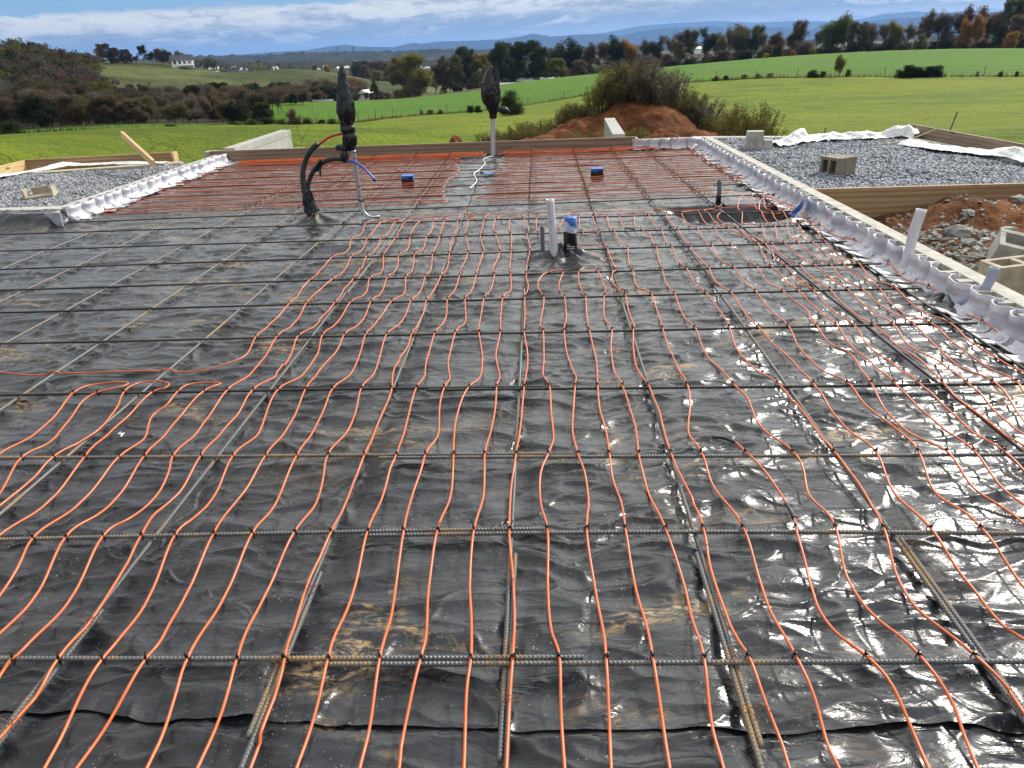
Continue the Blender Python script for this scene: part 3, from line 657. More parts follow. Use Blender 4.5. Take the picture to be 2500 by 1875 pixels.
# ---- orange heating tubes of the near zone, surveyed in ten overlapping frames
FR = {'A': (0, 400, .3316), 'B': (600, 400, .3316), 'C': (1200, 400, .3316), 'D': (1800, 400, .3316), 'R1': (0, 900, .4069), 'R2': (800, 900, .4069), 'R3': (1600, 900, .4069),
      'R4': (0, 1300, .4069), 'R5': (800, 1300, .4069), 'R6': (1600, 1300, .4069)}
TUBE_R, TUBE_Z = 0.0042, 0.0178
def parse(s):
    out = []
    for part in s.split(';'):
        tk = part.split(); x0, y0, k = FR[tk[0]]
        for q in tk[1:]:
            a, b_ = q.split(','); out.append(G(x0 + float(a) * k, y0 + float(b_) * k, TUBE_Z))
    return out
CH = {
'a': "R1 0,510 160,390 360,220 440,145", 'b': "R1 0,690 130,530 270,440 360,330 480,200 590,140",
'c': "R1 0,800 150,680 320,530 450,440 590,350 690,230 745,140", 'd': "R1 0,995 240,790 420,620 505,530 600,400 740,270 915,140",
'e': "R4 0,310 110,170 205,25;R1 380,850 600,640 700,540 850,400 900,260 1000,200 1070,135",
'f': "R4 0,580 200,330 405,15;R1 580,850 740,680 860,530 1000,340 1100,230 1230,130",
'g': "R4 0,855 60,770 150,690 390,380 625,15;R1 780,880 930,720 1010,600 1040,520 1160,370 1250,250 1370,125 1500,0;B 235,1265 370,1120 450,1020 500,930 650,840 720,760 780,680 850,610 900,540 940,470 1000,430",
'h': "R4 0,1200 220,950 350,755 600,420 850,10;R1 930,840 1080,690 1210,515 1330,340 1430,230 1515,130;B 250,1490 370,1290 400,1258 550,1120 660,1015 730,900 790,845 850,740 895,675 970,600 1000,540 1050,480 1090,435",
'i': "R4 215,1413 450,1000 605,770 700,650 850,400 1045,20;R1 1160,880 1280,720 1405,510 1540,360 1600,220 1675,120;B 400,1530 520,1370 570,1255 680,1120 780,1010 880,920 915,840 1000,770 1015,670 1040,600 1115,530 1120,480 1170,430",
'j': "R4 400,1413 700,1010 870,765 960,650 1050,430 1275,15;R1 1380,800 1500,650 1600,510 1720,320 1790,200 1835,120;B 540,1480 680,1330 730,1255 860,1110 925,1010 1000,910 1040,840 1110,740 1130,665 1190,600 1210,535 1220,470 1280,425",
'k': "R4 840,1413 950,1190 1050,950 1130,745 1330,350 1510,10;R1 1610,850 1700,660 1785,510 1890,310 1950,200 2000,115;B 780,1490 850,1330 885,1250 960,1130 1075,1010 1160,930 1180,835 1225,750 1245,665 1300,610 1330,535 1370,460 1390,410",
'l': "R4 1145,1413 1340,1000 1425,745 1510,480 1650,200 1760,10;R1 1870,820 1930,650 1970,510 2090,320 2140,200 2170,115;B 950,1480 1000,1330 1045,1245 1150,1120 1215,1010 1280,910 1320,835 1360,750 1375,660 1390,600 1430,530 1440,460 1475,405",
'm': "R4 1470,1413 1590,1100 1680,870 1710,745 1740,620 1850,270 1980,10;R1 2080,770 2130,640;R2 225,505 310,290 360,180 385,115;B 1090,1470 1180,1350 1225,1245 1300,1100 1330,1005 1400,890 1430,835 1480,740 1500,655 1505,590 1530,525 1555,460 1560,400",
'n': "R4 1750,1413 1900,1000 1970,745 2010,600 2110,320 2200,10;R2 310,770 370,600 415,505 470,290 500,190 535,110;B 1310,1550 1330,1400 1395,1240 1470,1100 1485,1000 1530,910 1570,830 1590,730 1635,660 1640,600 1620,525 1620,470 1645,410",
'o': "R5 170,1413 250,1100 315,745 370,500 410,230 455,0;R2 500,730 560,590 590,505 660,360 670,200 705,100;B 1500,1560 1490,1400 1550,1232 1615,1130 1615,995 1650,920 1695,825 1715,720 1750,650 1750,600 1725,520 1740,460 1755,405",
'p': "R5 415,1413 440,1200 500,960 560,745 590,600 600,300 655,0;R2 730,740 750,600 755,505 760,320 790,200 850,105;B 1720,1560 1740,1380 1715,1232 1725,1110 1755,990 1800,900 1830,820 1820,740 1870,650 1870,590 1840,520 1852,500 1820,460 1838,408",
'q': "R5 810,1413 830,960 860,740 860,500 850,250 875,0;R2 930,740 940,600 945,505 980,330 1005,200 1015,100;B 1870,1530 1840,1370 1875,1232 1875,1100 1895,985 1950,900 1950,815 1945,730 1955,640 1955,590 1955,515 1940,460 1950,402",
'r': "R5 1070,1413 1090,1000 1110,745 1120,500 1110,240 1090,0;R2 1100,700 1130,520 1160,300 1170,180 1180,100;B 2075,1400 2050,1232 2055,1100 2055,980 2080,890 2065,820 2070,730 2090,640 2090,590 2070,515 2080,460 2045,402",
's': "R5 1425,1413 1400,1050 1390,745 1340,560 1320,280 1320,0;R2 1280,790 1275,620 1325,508 1355,400 1340,220 1330,100;C 380,1530 385,1400 380,1225 360,1190 365,1100 385,980 340,870 370,820 430,795",
't': "R5 1705,1413 1690,1080 1670,745 1650,550 1600,260 1555,0;R2 1565,760 1545,620 1500,508 1470,350 1475,200 1485,100;C 620,1540 560,1380 535,1225 550,1100 535,970 500,900 500,850 530,797",
'u': "R5 2065,1413 2010,1080 1950,745 1910,520 1850,290 1790,0;R2 1760,760 1710,630 1690,508 1670,340 1630,200 1620,95;C 770,1400 720,1220 700,1060 690,965 645,850 645,790",
'v': "R6 430,1413 340,1090 290,745 230,520 170,250 70,0;R2 1940,740 1890,600 1865,508 1850,330 1810,200 1765,95;C 900,1470 880,1310 885,1215 830,1090 830,965 835,880 780,790",
'w': "R6 830,1413 760,1200 650,960 560,745 500,650 430,480 340,220 295,0;R3 240,800 150,620 95,508 50,350 20,230;R2 1925,100;C 1070,1480 1045,1340 1045,1215 1050,1180 1010,1070 980,955 900,870 890,800 915,770 860,640 850,590 800,570 620,574 480,560 365,525 330,440 345,385 420,378",
'x': "R6 1140,1413 1050,1230 960,970 850,755 770,600 700,440 620,210 540,0;R3 440,790 340,650 280,508 210,380 200,300 210,190 190,90;C 1360,1430 1260,1215 1240,1100 1170,950 1070,870 1040,780 1010,680 1000,605 960,560 900,490 860,420 850,372 825,352 760,350 738,370 790,495 735,508 682,512 650,450 643,385 625,342 575,340 547,385 490,445",
'y': "R6 1680,1413 1550,1130 1420,900 1285,755 1100,600 1000,440 950,300 900,140 850,0;R3 830,870 770,730 680,620 550,508 480,435 430,405",
'z': "R6 1975,1413 1880,1190 1780,980 1590,745 1450,600 1350,500 1220,330 1140,180 1090,0;R3 1040,870 930,720 890,590 835,508 720,400 620,290 560,170 465,88;C 1700,1480 1600,1390 1500,1210 1420,1090 1345,950 1260,790 1235,680 1175,520 1110,487 1060,440 1050,380 1035,357 960,355 940,378 980,440 1040,480",
'A': "R6 2212,1050 2120,920 1925,745 1740,580 1570,400 1450,200 1380,0;R3 1310,820 1200,640 1080,505 960,340 860,210 735,88;C 1950,1480 1820,1340 1750,1200 1700,1070 1570,940 1500,850 1430,765 1380,680 1320,600 1250,480 1200,420 1155,375",
'B': "R6 2212,640 2100,550 1950,330 1790,150 1670,0;R3 1540,830 1420,670 1325,503 1200,370 1090,250 1000,140 945,88;D 400,1400 150,1195;C 1860,1050 1750,935 1650,850 1590,750 1500,650 1460,595 1380,490 1290,380",
'C': "R6 2212,265 1980,0;R3 1840,830 1680,690 1580,503 1480,350 1350,250 1240,170 1155,85;D 650,1500 480,1340 375,1190 280,1070 125,930;C 1860,830 1765,745 1660,650 1620,595 1520,480 1400,370",
'D': "R3 2212,930 2060,780 1900,660 1750,500 1600,410 1430,260 1350,170 1290,80;D 850,1370 690,1290 585,1190 510,1040 320,925 130,740;C 1860,650 1760,590 1650,480 1535,368",
'E': "R3 2212,780 2050,640 1920,500 1790,370 1650,250 1520,150 1435,85;D 1000,1430 870,1330 730,1185 600,1040 440,925 340,810 235,740 200,650 145,580;C 1880,510 1745,470 1600,365",
'F': "R3 2212,590 2100,500 1960,390 1800,240 1680,150 1580,85;D 1150,1430 1000,1330 865,1190 700,1040 560,930 460,830 345,740 250,630 150,540;C 1850,490 1690,400 1665,375",
'G': "R3 2212,465 2100,380 1960,270 1850,190 1725,83;D 1380,1430 1200,1310 1005,1185 830,1060 680,920 560,830 455,740 350,660 250,580 200,500 180,460;C 1900,425 1850,430 1845,355",
'H': "R3 2212,365 2060,230 1960,140 1870,83;D 1500,1420 1300,1320 1145,1180 1000,1050 810,920 680,800 560,740 450,640 345,580 300,520 275,460 200,380 120,280",
'I': "R3 2212,265 2140,170 2030,80;D 1600,1420 1440,1280 1300,1180 1130,1050 920,920 800,830 680,735 560,640 450,580 400,520 365,460 280,380 210,300",
'J': "R3 2212,130 2160,75;D 1700,1350 1440,1180 1250,1080 1050,920 960,820 785,740 700,650 560,580 520,520 460,460 350,360 250,260",
'K': "D 2111,1500 1800,1320 1580,1180 1350,1040 1160,910 1000,820 895,735 750,640 650,575 600,500 550,450 440,360 400,300 370,265 300,270",
'L': "D 2111,1310 1840,1180 1650,1050 1410,900 1250,820 1110,720 950,600 640,460 500,370 430,330",
'T': "A 0,1500 230,1520 440,1510 1000,1490 1280,1495 1500,1480 1780,1390 1890,1265 1980,1150;B 325,1025 400,910 490,840 540,760 640,685 750,610 785,540 850,490 880,440 960,405 1180,382 1700,352 2111,342;C 300,340 700,330 1000,325 1500,320 1700,302 2100,290"}
PAIR = [('a', "R1 520,95 600,72 700,60 765,70 745,95 670,120", 'b', 'leftmost looped pair at the fourth nearest cross bar'),
        ('c', "R1 820,80 900,60 980,62 1015,85 990,115", 'd', 'middle looped pair at the fourth nearest cross bar'),
        ('e', "R1 1120,95 1200,72 1290,70 1322,80 1280,105", 'f', 'third looped pair at the fourth nearest cross bar'),
        ('g', "B 1060,412 1130,408 1135,420", 'h', 'leftmost pair that turns back near the bent conduits'),
        ('i', "B 1240,408 1330,400 1345,408", 'j', 'second pair from the bent conduits'),
        ('k', "B 1440,397 1500,393", 'l', 'third pair from the bent conduits'),
        ('m', "B 1575,365 1630,348 1685,362 1690,390", 'n', 'left round loop at the tenth nearest cross bar'),
        ('o', "B 1770,360 1825,345 1875,365 1878,390", 'p', 'right round loop at the tenth nearest cross bar'),
        ('q', "B 2000,398", 'r', 'pair joined by a flat run just left of the white centre pipe'),
        ('s', "C 480,783 518,785", 't', 'left loop in front of the white centre pipe'),
        ('u', "C 690,765 755,767", 'v', 'right loop in front of the white centre pipe'),
        ('w', None, None, 'run that turns left behind the blue topped pipe'),
        ('x', None, None, 'run with a double bend right of the blue topped pipe'),
        ('y', None, None, 'run with a black sleeve and a black end cap'),
        ('z', None, None, 'run ending in a black plug right of the blue topped pipe'),
        ('A', "C 1130,352 1200,325 1275,342", 'B', 'loop left of the small grey pipe'),
        ('C', "C 1420,340 1520,328", 'D', 'loop just before the small grey pipe'),
        ('E', "C 1570,320 1640,318 1700,345", 'F', 'loop behind the dark hollow edge'),
        ('G', "C 1815,300 1840,262 1900,265", 'H', 'big round loop over the dark hollow'),
        ('I', "D 195,250 225,238", 'J', 'tall round loop over the hollow beside the blue tape'),
        ('K', None, None, 'run curling up to the blue tape at the right kerb'),
        ('L', None, None, 'outermost run along the right kerb'),
        ('T', None, None, 'long feed run that sweeps in from the left edge')]
GTUBE = 'orange heating tubes of the near zone'
ties = []        # (x, y, z, direction of tube, size rank)
def extend(P, at_start, L=0.5):
    a, b_ = (P[0], P[1]) if at_start else (P[-1], P[-2])
    d = (a - b_) / np.linalg.norm(a - b_); e = a + d * L
    return [e] + P if at_start else P + [e]
def lay(P, seed):
    """give the run its rise over the cross bars and its sag between them"""
    y = P[:, 1]; x = P[:, 0]; z = np.full(len(P), TUBE_Z)
    ys = np.array([row_y(j, x) for j in range(17)]); near = np.abs(ys - y[None]).min(0)
    z = TUBE_Z - 0.028 * sstep(0.02, 0.24, near) + 0.003 * pn(x * 3 + seed, y * 3, 5)
    xs = np.array([long_x(i, y) for i in longfit]); nx = np.abs(xs - x[None]).min(0)
    z = np.maximum(z, np.where(nx < 0.03, 0.006, -0.02))
    P = P.copy(); P[:, 2] = z; return P
def add_ties_rows(P):
    for j in range(12):
        f = P[:, 1] - row_y(j, P[:, 0]); s = np.where(np.sign(f[:-1]) != np.sign(f[1:]))[0]
        for k in s:
            t_ = f[k] / (f[k] - f[k + 1]); q = P[k] * (1 - t_) + P[k + 1] * t_; d = P[k + 1] - P[k]
            if abs(d[1]) > 0.4 * abs(d[0]) and q[0] < XR: ties.append((q[0], q[1], TUBE_Z, math.atan2(d[1], d[0]), j, 0))
runs = {}
for n, (a, lp, b_, where) in enumerate(PAIR):
    P = extend(parse(CH[a]), True) if a not in 'x' or True else parse(CH[a])
    if b_: P = P + parse(lp) + extend(parse(CH[b_]), True)[::-1]
    P = catmull(np.array(P), 0.02 if a not in 'LKIJ' else 0.025); P = lay(P, n)
    if a in 'GI':   # these loops rise off the floor
        ym = P[:, 1]; top = ym.max(); P[:, 2] += 0.10 * sstep(top - 0.35, top, ym) * 0.6
    V, Fq = tube_mesh(P, TUBE_R, 8)
    o = mesh_obj('heating_tube', V, Fq, M['pex'], smooth=True); tag(o, 'orange heating tube, ' + where, 'tube', GTUBE)
    add_ties_rows(P); runs[a] = (o, P)
# black sleeve, end cap and plug on their tubes
def sleeve(frame_pts, r, name, parent, sd=13):
    P = lay(catmull(np.array(parse(frame_pts)), 0.01), sd)
    V, Fq = tube_mesh(P, r, 8); mesh_obj(name, V, Fq, M['tape'], parent, True)
sleeve("R3 825,865 805,810 790,780", 0.0068, 'sleeve', runs['y'][0])
sleeve("R3 835,890 826,868", 0.0088, 'clamp', runs['y'][0])
sleeve("R3 480,435 430,405 380,392 345,390", 0.0068, 'end_cap', runs['y'][0])
sleeve("C 985,450 1015,468 1045,481", 0.009, 'end_cap', runs['z'][0], 14)

# ---- far zone: crosswise serpentine circuits
runy = []
k = 0
def circuit(xa, xb, y0, n, sp, seed, label, first_side=0, zoff=0.0, jit=0.032):
    rs = np.random.default_rng(seed); pts = []
    for q in range(n):
        yy = y0 + q * sp + rs.normal(0, 0.006)
        ea = xa + rs.uniform(0, 0.12); eb = xb - rs.uniform(0, 0.14)
        xs = np.linspace(ea, eb, max(6, int((eb - ea) / 0.28)))
        if (q + first_side) % 2: xs = xs[::-1]
        sl = 0.03
        for u in range(len(xs)):
            fade = min(u, len(xs) - 1 - u) / 2.0; fade = min(1, fade)
            pts.append((xs[u], yy + sl * xs[u] + rs.normal(0, jit) * 0.8 * fade + (0.0 if fade else 0), TUBE_Z + zoff + rs.uniform(-.004, .006)))
        if q < n - 1:
            s = 1 if xs[-1] > xs[0] else -1
            pts.append((xs[-1] + s * 0.075, yy + sl * xs[-1] + sp / 2, TUBE_Z + zoff + 0.004))
    P = catmull(np.array(pts), 0.03)
    V, Fq = tube_mesh(P, 0.0050, 6); o = mesh_obj('heating_tube', V, Fq, M['pex'], smooth=True)
    tag(o, label, 'tube', 'orange heating tubes of the far zone')
    ys = P[:, 1]
    for i in longfit:
        if i < -3: continue
        f = P[:, 0] - long_x(i, ys); s = np.where(np.sign(f[:-1]) != np.sign(f[1:]))[0]
        for kk in s:
            t_ = f[kk] / (f[kk] - f[kk + 1]); q_ = P[kk] * (1 - t_) + P[kk + 1] * t_; d = P[kk + 1] - P[kk]
            if abs(d[0]) > abs(d[1]): ties.append((q_[0], q_[1], q_[2] + 0.001, math.atan2(d[1], d[0]), 20, 1))
whereL = ['nearest', 'second', 'third', 'fourth', 'fifth', 'sixth']
for q in range(6):
    circuit(-4.72, -1.02 - 0.03 * q, 7.62 + q * 0.60, 4, 0.15, 100 + q, f'crosswise orange tube circuit left of the bare centre strip, {whereL[q]} from the bent conduits')
for q in range(6):
    circuit(-0.62 + 0.02 * q, (1.95 if q == 0 else 2.3), 7.60 + q * 0.60, 4, 0.15, 200 + q, f'crosswise orange tube circuit right of the bare centre strip, {whereL[q]} from the white centre pipe')
for q in range(3):
    circuit(-4.6, -0.85, 11.18 + 0.02 * q, 4, 0.085, 300 + q, f'bundled orange tubes along the left of the far board, layer {["lowest", "middle", "top"][q]} in the heap', zoff=0.012 * q, jit=0.03)
for q in range(2):
    circuit(-0.55, 1.3 + 0.5 * q, 11.2 + 0.03 * q, 4, 0.08, 320 + q, f'bundled orange tubes along the right of the far board, {["lower", "upper"][q]} layer', zoff=0.014 * q, jit=0.035)
def loose(pts, label, r=TUBE_R, m='pex', n=6):
    P = catmull(np.array(pts), 0.02); V, Fq = tube_mesh(P, r, n); o = mesh_obj('heating_tube', V, Fq, M[m], smooth=True)
    return tag(o, label, 'tube', 'loose tube loops')
loose([(-0.6, 11.25, .02), (-0.45, 11.3, .07), (-0.2, 11.33, .10), (0.05, 11.25, .05), (0.3, 11.2, .02)], 'orange tube arching up right beside the far thin conduits')
loose([(0.9, 11.3, .02), (1.2, 11.4, .06), (1.5, 11.45, .03), (2.0, 11.3, .06), (2.15, 11.5, .16), (1.95, 11.62, .20), (1.6, 11.6, .14), (1.45, 11.45, .05)], 'orange tube looping up against the far right corner')
loose([(2.0, 6.95, .02), (2.1, 7.12, .1), (2.3, 7.05, .05), (2.36, 6.85, .02), (2.2, 6.7, .0), (2.05, 6.75, .02), (2.15, 6.95, .1), (2.42, 6.7, .03)], 'tangled orange tube loop in the dark hollow by the blue tape')
# white feed cable along the centre strip
P = catmull(np.array([(-0.70, 11.1, .02), (-0.80, 10.8, .02), (-0.76, 10.4, .02), (-0.78, 9.9, .02), (-0.83, 9.4, .03), (-0.76, 8.9, .02), (-0.80, 8.4, .02)]), 0.03)
V, Fq = tube_mesh(P, 0.006, 6); o = mesh_obj('cable', V, Fq, M['foil_edge'], smooth=True); tag(o, 'pale cable tied along the bar in the bare centre strip', 'cable')

# ---- zip ties
def tie_mesh(style):
    mb = MB(); th = np.linspace(0, 2 * math.pi, 11)
    # band round tube (above) and bar (below): an upright oval, set diagonally
    R_ = []
    for a in th: R_.append((0.0085 * math.cos(a), 0, -0.0065 + 0.0145 * math.sin(a)))
    P = np.array(R_); V, Fq = tube_mesh(P, 0.0018, 4, False); mb.add(V, Fq)
    mb.box((0.003, 0, 0.0095), (0.009, 0.0065, 0.0075))
    if style: mb.tube([(0.004, 0, 0.012), (0.008, 0.002, 0.024), (0.013, 0.006, 0.036)], 0.0016, 4)
    else: mb.tube([(0.004, 0, 0.012), (0.006, 0.002, 0.020)], 0.0019, 4)
    return mb
tm = [tie_mesh(0), tie_mesh(1)]
meshes = []
for q in (0, 1):
    o = tm[q].build('zip_tie', M['tie']); meshes.append(o.data); bpy.data.objects.remove(o)
ties = [t_ for t_ in ties if t_[0] < XR - 0.02 and t_[1] > 1.0 and abs(t_[0]) < 0.72 * t_[1] + 0.75]
# near first
rk = sorted(ties, key=lambda t_: math.hypot(t_[0], t_[1]))
cnt = {}
rowties = {}
for t_ in rk[:300]: rowties.setdefault(t_[4], []).append(t_)
def nth(k):
    w_ = ['first', 'second', 'third', 'fourth', 'fifth', 'sixth', 'seventh', 'eighth', 'ninth', 'tenth', 'eleventh', 'twelfth', 'thirteenth', 'fourteenth', 'fifteenth', 'sixteenth',
          'seventeenth', 'eighteenth', 'nineteenth', 'twentieth']
    if k < 20: return w_[k]
    if k < 29: return 'twenty-' + w_[k - 20]
    return ['thirtieth', 'thirty-first', 'thirty-second', 'thirty-third', 'thirty-fourth', 'thirty-fifth', 'thirty-sixth', 'thirty-seventh', 'thirty-eighth'][min(k - 29, 8)]
for j, L in rowties.items():
    L.sort(key=lambda t_: t_[0])
    for k, t_ in enumerate(L):
        o = bpy.data.objects.new('zip_tie', meshes[1 if (t_[5] or random.random() < 0.3) else 0]); scene.collection.objects.link(o)
        o.location = (t_[0], t_[1], t_[2]); o.rotation_euler = (0, 0, t_[3] + random.uniform(0.5, 1.2)); 
        if j < 20:
            tag(o, f'black zip tie on the {ords[j]} cross bar, {nth(k)} visible from the left', 'zip tie', 'zip ties holding orange tubes to the rebar')
        else:
            tag(o, 'black zip tie on a lengthwise bar in the crosswise tube zone', 'zip tie', 'zip ties of the far tube zone')
far = rk[300:]
if far:
    me = meshes[1]; v0 = np.array([v.co[:] for v in me.vertices]); f0 = [tuple(p.vertices) for p in me.polygons]
    VV_, FF_ = [], []
    for q, t_ in enumerate(far):
        a = t_[3] + random.uniform(0.5, 1.2); c_, s_ = math.cos(a), math.sin(a)
        VV_.append(np.stack([v0[:, 0] * c_ - v0[:, 1] * s_ + t_[0], v0[:, 0] * s_ + v0[:, 1] * c_ + t_[1], v0[:, 2] + t_[2]], -1))
        FF_ += [tuple(i + q * len(v0) for i in f) for f in f0]
    o = mesh_obj('zip_ties', np.vstack(VV_), FF_, M['tie']); tag(o, 'small black zip ties dotting the far lengthwise bars', 'zip ties', kind='stuff')

# ---- wire twists on the lapped bars
def wire_tie(x, y, label, s=1.0):
    mb = MB(); pts = [(0.016 * math.cos(a) * s, 0.012 * math.sin(a) * s, 0.004 + 0.010 * math.sin(a * 2)) for a in np.linspace(0, 2 * math.pi, 14)]
    mb.tube(pts, 0.0011, 4); mb.tube([(0.012, 0, .010), (0.028, 0.008, .018), (0.040, 0.004, .012), (0.036, -0.006, .008)], 0.0011, 4)
    mb.tube([(0.012, 0, .010), (-0.02, 0.010, .016), (-0.032, 0.004, .006)], 0.0011, 4)
    o = mb.build('wire_tie', M['wire'], loc=(x, y, 0.004)); tag(o, label, 'wire tie', 'rusty wire ties on the lapped bars')
for i, yy, lb in ((0, 1.53, 'left pair of lapped bars above the nearest cross bar'), (0, 1.18, 'left pair of lapped bars below the nearest cross bar'), (1, 1.66, 'second pair of lapped bars from the left'),
                  (2, 1.68, 'centre pair of lapped bars'), (2, 1.25, 'centre pair of lapped bars below the nearest cross bar'), (3, 1.84, 'pair of lapped bars right of centre'), (3, 1.22, 'lower end of the pair right of centre'), (4, 1.84, 'rightmost pair of lapped bars')):
    wire_tie(long_x(i, yy) + 0.006, yy, 'rusty wire twisted round the ' + lb)
for j, xx, lb in ((0, -0.13, 'nearest'), (1, -0.40, 'second nearest'), (2, -0.45, 'third nearest'), (1, -0.16, 'middle of the second nearest')):
    wire_tie(xx, row_y(j, xx), f'rusty wire twisted round the overlap of the {lb} cross bar')
for j, i, lb in ((0, 1, 'near left'), (0, 3, 'near right'), (1, 4, 'mid right'), (2, 5, 'far right')):
    wire_tie(float(long_x(i, row_y(j, long_x(i, 2.0)))), float(row_y(j, long_x(i, 2.0))), f'rusty wire knot at the {lb} crossing of two bars', 0.9)

# ------------------------------------------------------------------ kerb walls, foil insulation
def block_kerb(xi, xo, y0, y1, label, slots=True):
    """hollow-block kerb: outer shell, inner shell at floor side and webs between the cores"""
    mb = MB(); s = 1 if xo > xi else -1
    w_ = abs(xo - xi); ym, L = (y0 + y1) / 2, y1 - y0
    mb.box(((xo - s * 0.055), ym, ZC / 2 - 0.22), (0.11, L, ZC + 0.44))
    mb.box((xi + s * (w_ - 0.11) / 2, ym, -0.22), (w_ - 0.111, L, 0.40))
    y = y0 + 0.02
    k = 0
    while y < y1 - 0.05:
        wd = 0.055 if k % 2 == 0 else 0.035
        mb.box((xi + s * (w_ - 0.11) / 2, y + wd / 2, ZC / 2 - 0.012), (w_ - 0.112, wd, ZC + 0.02)); y += 0.2; k += 1
    o = mb.build('block_kerb', M['concrete']); tag(o, label, 'block wall'); return o
block_kerb(XR, XR + 0.20, 2.2, YF + 0.25, 'hollow concrete block kerb wall along the right edge of the slab')
block_kerb(XL, XL - 0.16, 7.42, YF + 0.25, 'hollow concrete block kerb wall between the left gravel bed and the slab')
def foil(xi, s, y0, y1, label, seed, floor=-0.03):
    """s = +1: wall to the right (foil faces -x). Scalloped strip whose top hooks into the block cores, with cut tabs on the floor"""
    rs = np.random.default_rng(seed); root = empty('foil_insulation', (xi, (y0 + y1) / 2, 0)); tag(root, label, 'insulation', 'foil insulation strips round the slab edge')
    ox, oy = xi, (y0 + y1) / 2
    V, Fc, mid = [], [], []
    y = y0; 
    def P(dx, yy, z): return (xi + s * dx - ox, yy - oy, z)
    top_line = []
    while y < y1 - 0.05:
        p = 0.2 * rs.uniform(0.75, 1.3); bl = rs.uniform(0.025, 0.065)
        shape = [(0.055, 0.0), (0.030, -0.012), (0.004, 0.004), (-bl * 0.8, 0.28 * p), (-bl, 0.58 * p), (-bl * 0.55, 0.84 * p), (0.004, 0.98 * p), (0.03, 1.03 * p), (0.05, 1.0 * p)]
        C = catmull(np.array([(a, b2, 0) for a, b2 in shape]), 0.012)[:, :2]
        zs = [ZC + 0.018, ZC * 0.75, ZC * 0.45, ZC * 0.2, floor + 0.004]
        n0 = len(V); nz = len(zs); nn = len(C)
        wv = rs.normal(0, 0.004, nz)
        for th in (0, 1):
            for zi, z in enumerate(zs):
                lean = -0.035 * np.clip(1 - z / 0.035, 0, 2) ** 1.5
                for a, b2 in C: V.append(P(a + lean * (a < 0.02) + wv[zi] + 0.006 * th, y + b2, z + (0.004 * math.sin(b2 * 60) if zi == 0 else 0)))
        off = nz * nn
        for zi in range(nz - 1):
            for k in range(nn - 1):
                a = n0 + zi * nn + k; Fc.append((a, a + 1, a + nn + 1, a + nn)); mid.append(0)
                Fc.append((a + off, a + off + nn, a + off + nn + 1, a + off + 1)); mid.append(0)
        for k in range(nn - 1): Fc.append((n0 + k, n0 + off + k, n0 + off + k + 1, n0 + k + 1)); mid.append(1)
        # cut tabs
        nt = 2
        for q in range(nt):
            if rs.random() < 0.06: continue
            ca = (q + 0.5) / nt * p * 0.9 + 0.02; tw = p / nt * rs.uniform(0.60, 0.92); L = rs.uniform(0.10, 0.19); an = rs.normal(0, 0.16) - 0.15 * (q - .5)
            lift = rs.uniform(0.0, 0.03)
            mb = MB(); secs = []
            pr = [(0.0, 0.042), (0.015, 0.016), (0.04, 0.007), (0.5 * L + .02, 0.007 + lift * 0.5), (L, 0.010 + lift)]
            for d, z in pr:
                for dz in (0.0, 0.007):
                    for e in (-1, 1):
                        dx = -bl * 0.8 - 0.035 - d * math.cos(an); yy = y + ca + e * tw / 2 * (1 - 0.1 * d / L) + d * math.sin(an)
                        secs.append(P(dx, yy, floor + z + dz - 0.004))
            fs = []; ms = []
            for k in range(len(pr) - 1):
                a = k * 4
                fs += [(a + 2, a + 3, a + 7, a + 6), (a + 1, a, a + 4, a + 5), (a, a + 2, a + 6, a + 4), (a + 3, a + 1, a + 5, a + 7)]; ms += [0, 0, 1, 1]
            a = (len(pr) - 1) * 4; fs.append((a, a + 2, a + 3, a + 1)); ms.append(1)
            mesh_obj('tab', secs, fs, [M['foil_tab'], M['foil_edge']], root, False, ms)
        y += p
    mesh_obj('foil_sheet', V, Fc, [M['foil'], M['foil_edge']], root, True, mid)
    return root
foil(XR - 0.005, 1, 3.0, YF - 0.1, 'scalloped silver foil insulation tucked in the right block kerb', 5)
foil(XL + 0.005, -1, 7.46, YF - 0.1, 'scalloped silver foil insulation lit white along the left kerb', 9)
r3 = foil(0, 1, 0, 0.98, 'short scalloped foil insulation along the far right corner kerb', 12)
r3.location = (XR - 0.52, YF + 0.02, 0); r3.rotation_euler = (0, 0, math.pi / 2)
mb = MB(); mb.box((0, 0, 0), (0.98, 0.2, ZC + 0.45)); o = mb.build('block_kerb', M['concrete'], loc=(XR - 0.5, YF + 0.13, ZC / 2 - 0.226)); tag(o, 'short concrete block kerb closing the far right corner', 'block wall')
# flat foam panels at the left corner, facing the viewer
mb = MB()
for k, (x0, x1, t_) in enumerate(((-5.52, -5.30, 0), (-5.30, -5.08, 0.02), (-5.08, -4.92, 0.0))):
    mb.box(((x0 + x1) / 2, 7.24 + t_ - 0.02 * k, 0.035), (x1 - x0 - 0.004, 0.012, 0.14), rz=0.10 * (k - 1))
o = mb.build('foam_panel', M['foil'], smooth=False); tag(o, 'flat white foam panels standing at the near corner of the left kerb', 'insulation')
mb = MB(); mb.box((0, 0, 0), (3.2, 0.17, 0.5)); o = mb.build('block_kerb', M['concrete'], loc=(XL - 1.75, 7.58, ZC - 0.26)); tag(o, 'kerb wall under black plastic in front of the left gravel bed', 'block wall')

# blue tape strip on the kerb
mb = MB(); mb.add([(2.39, 6.62, 0.13), (2.47, 6.80, 0.14), (2.45, 6.78, 0.03), (2.36, 6.62, 0.02), (2.33, 6.55, -0.02), (2.28, 6.58, 0.02)], [(0, 1, 2, 3), (0, 3, 4, 5)])
o = mb.build('tape_strip', M['blue_tape']); tag(o, 'blue painter tape hanging on the right foil strip', 'tape')

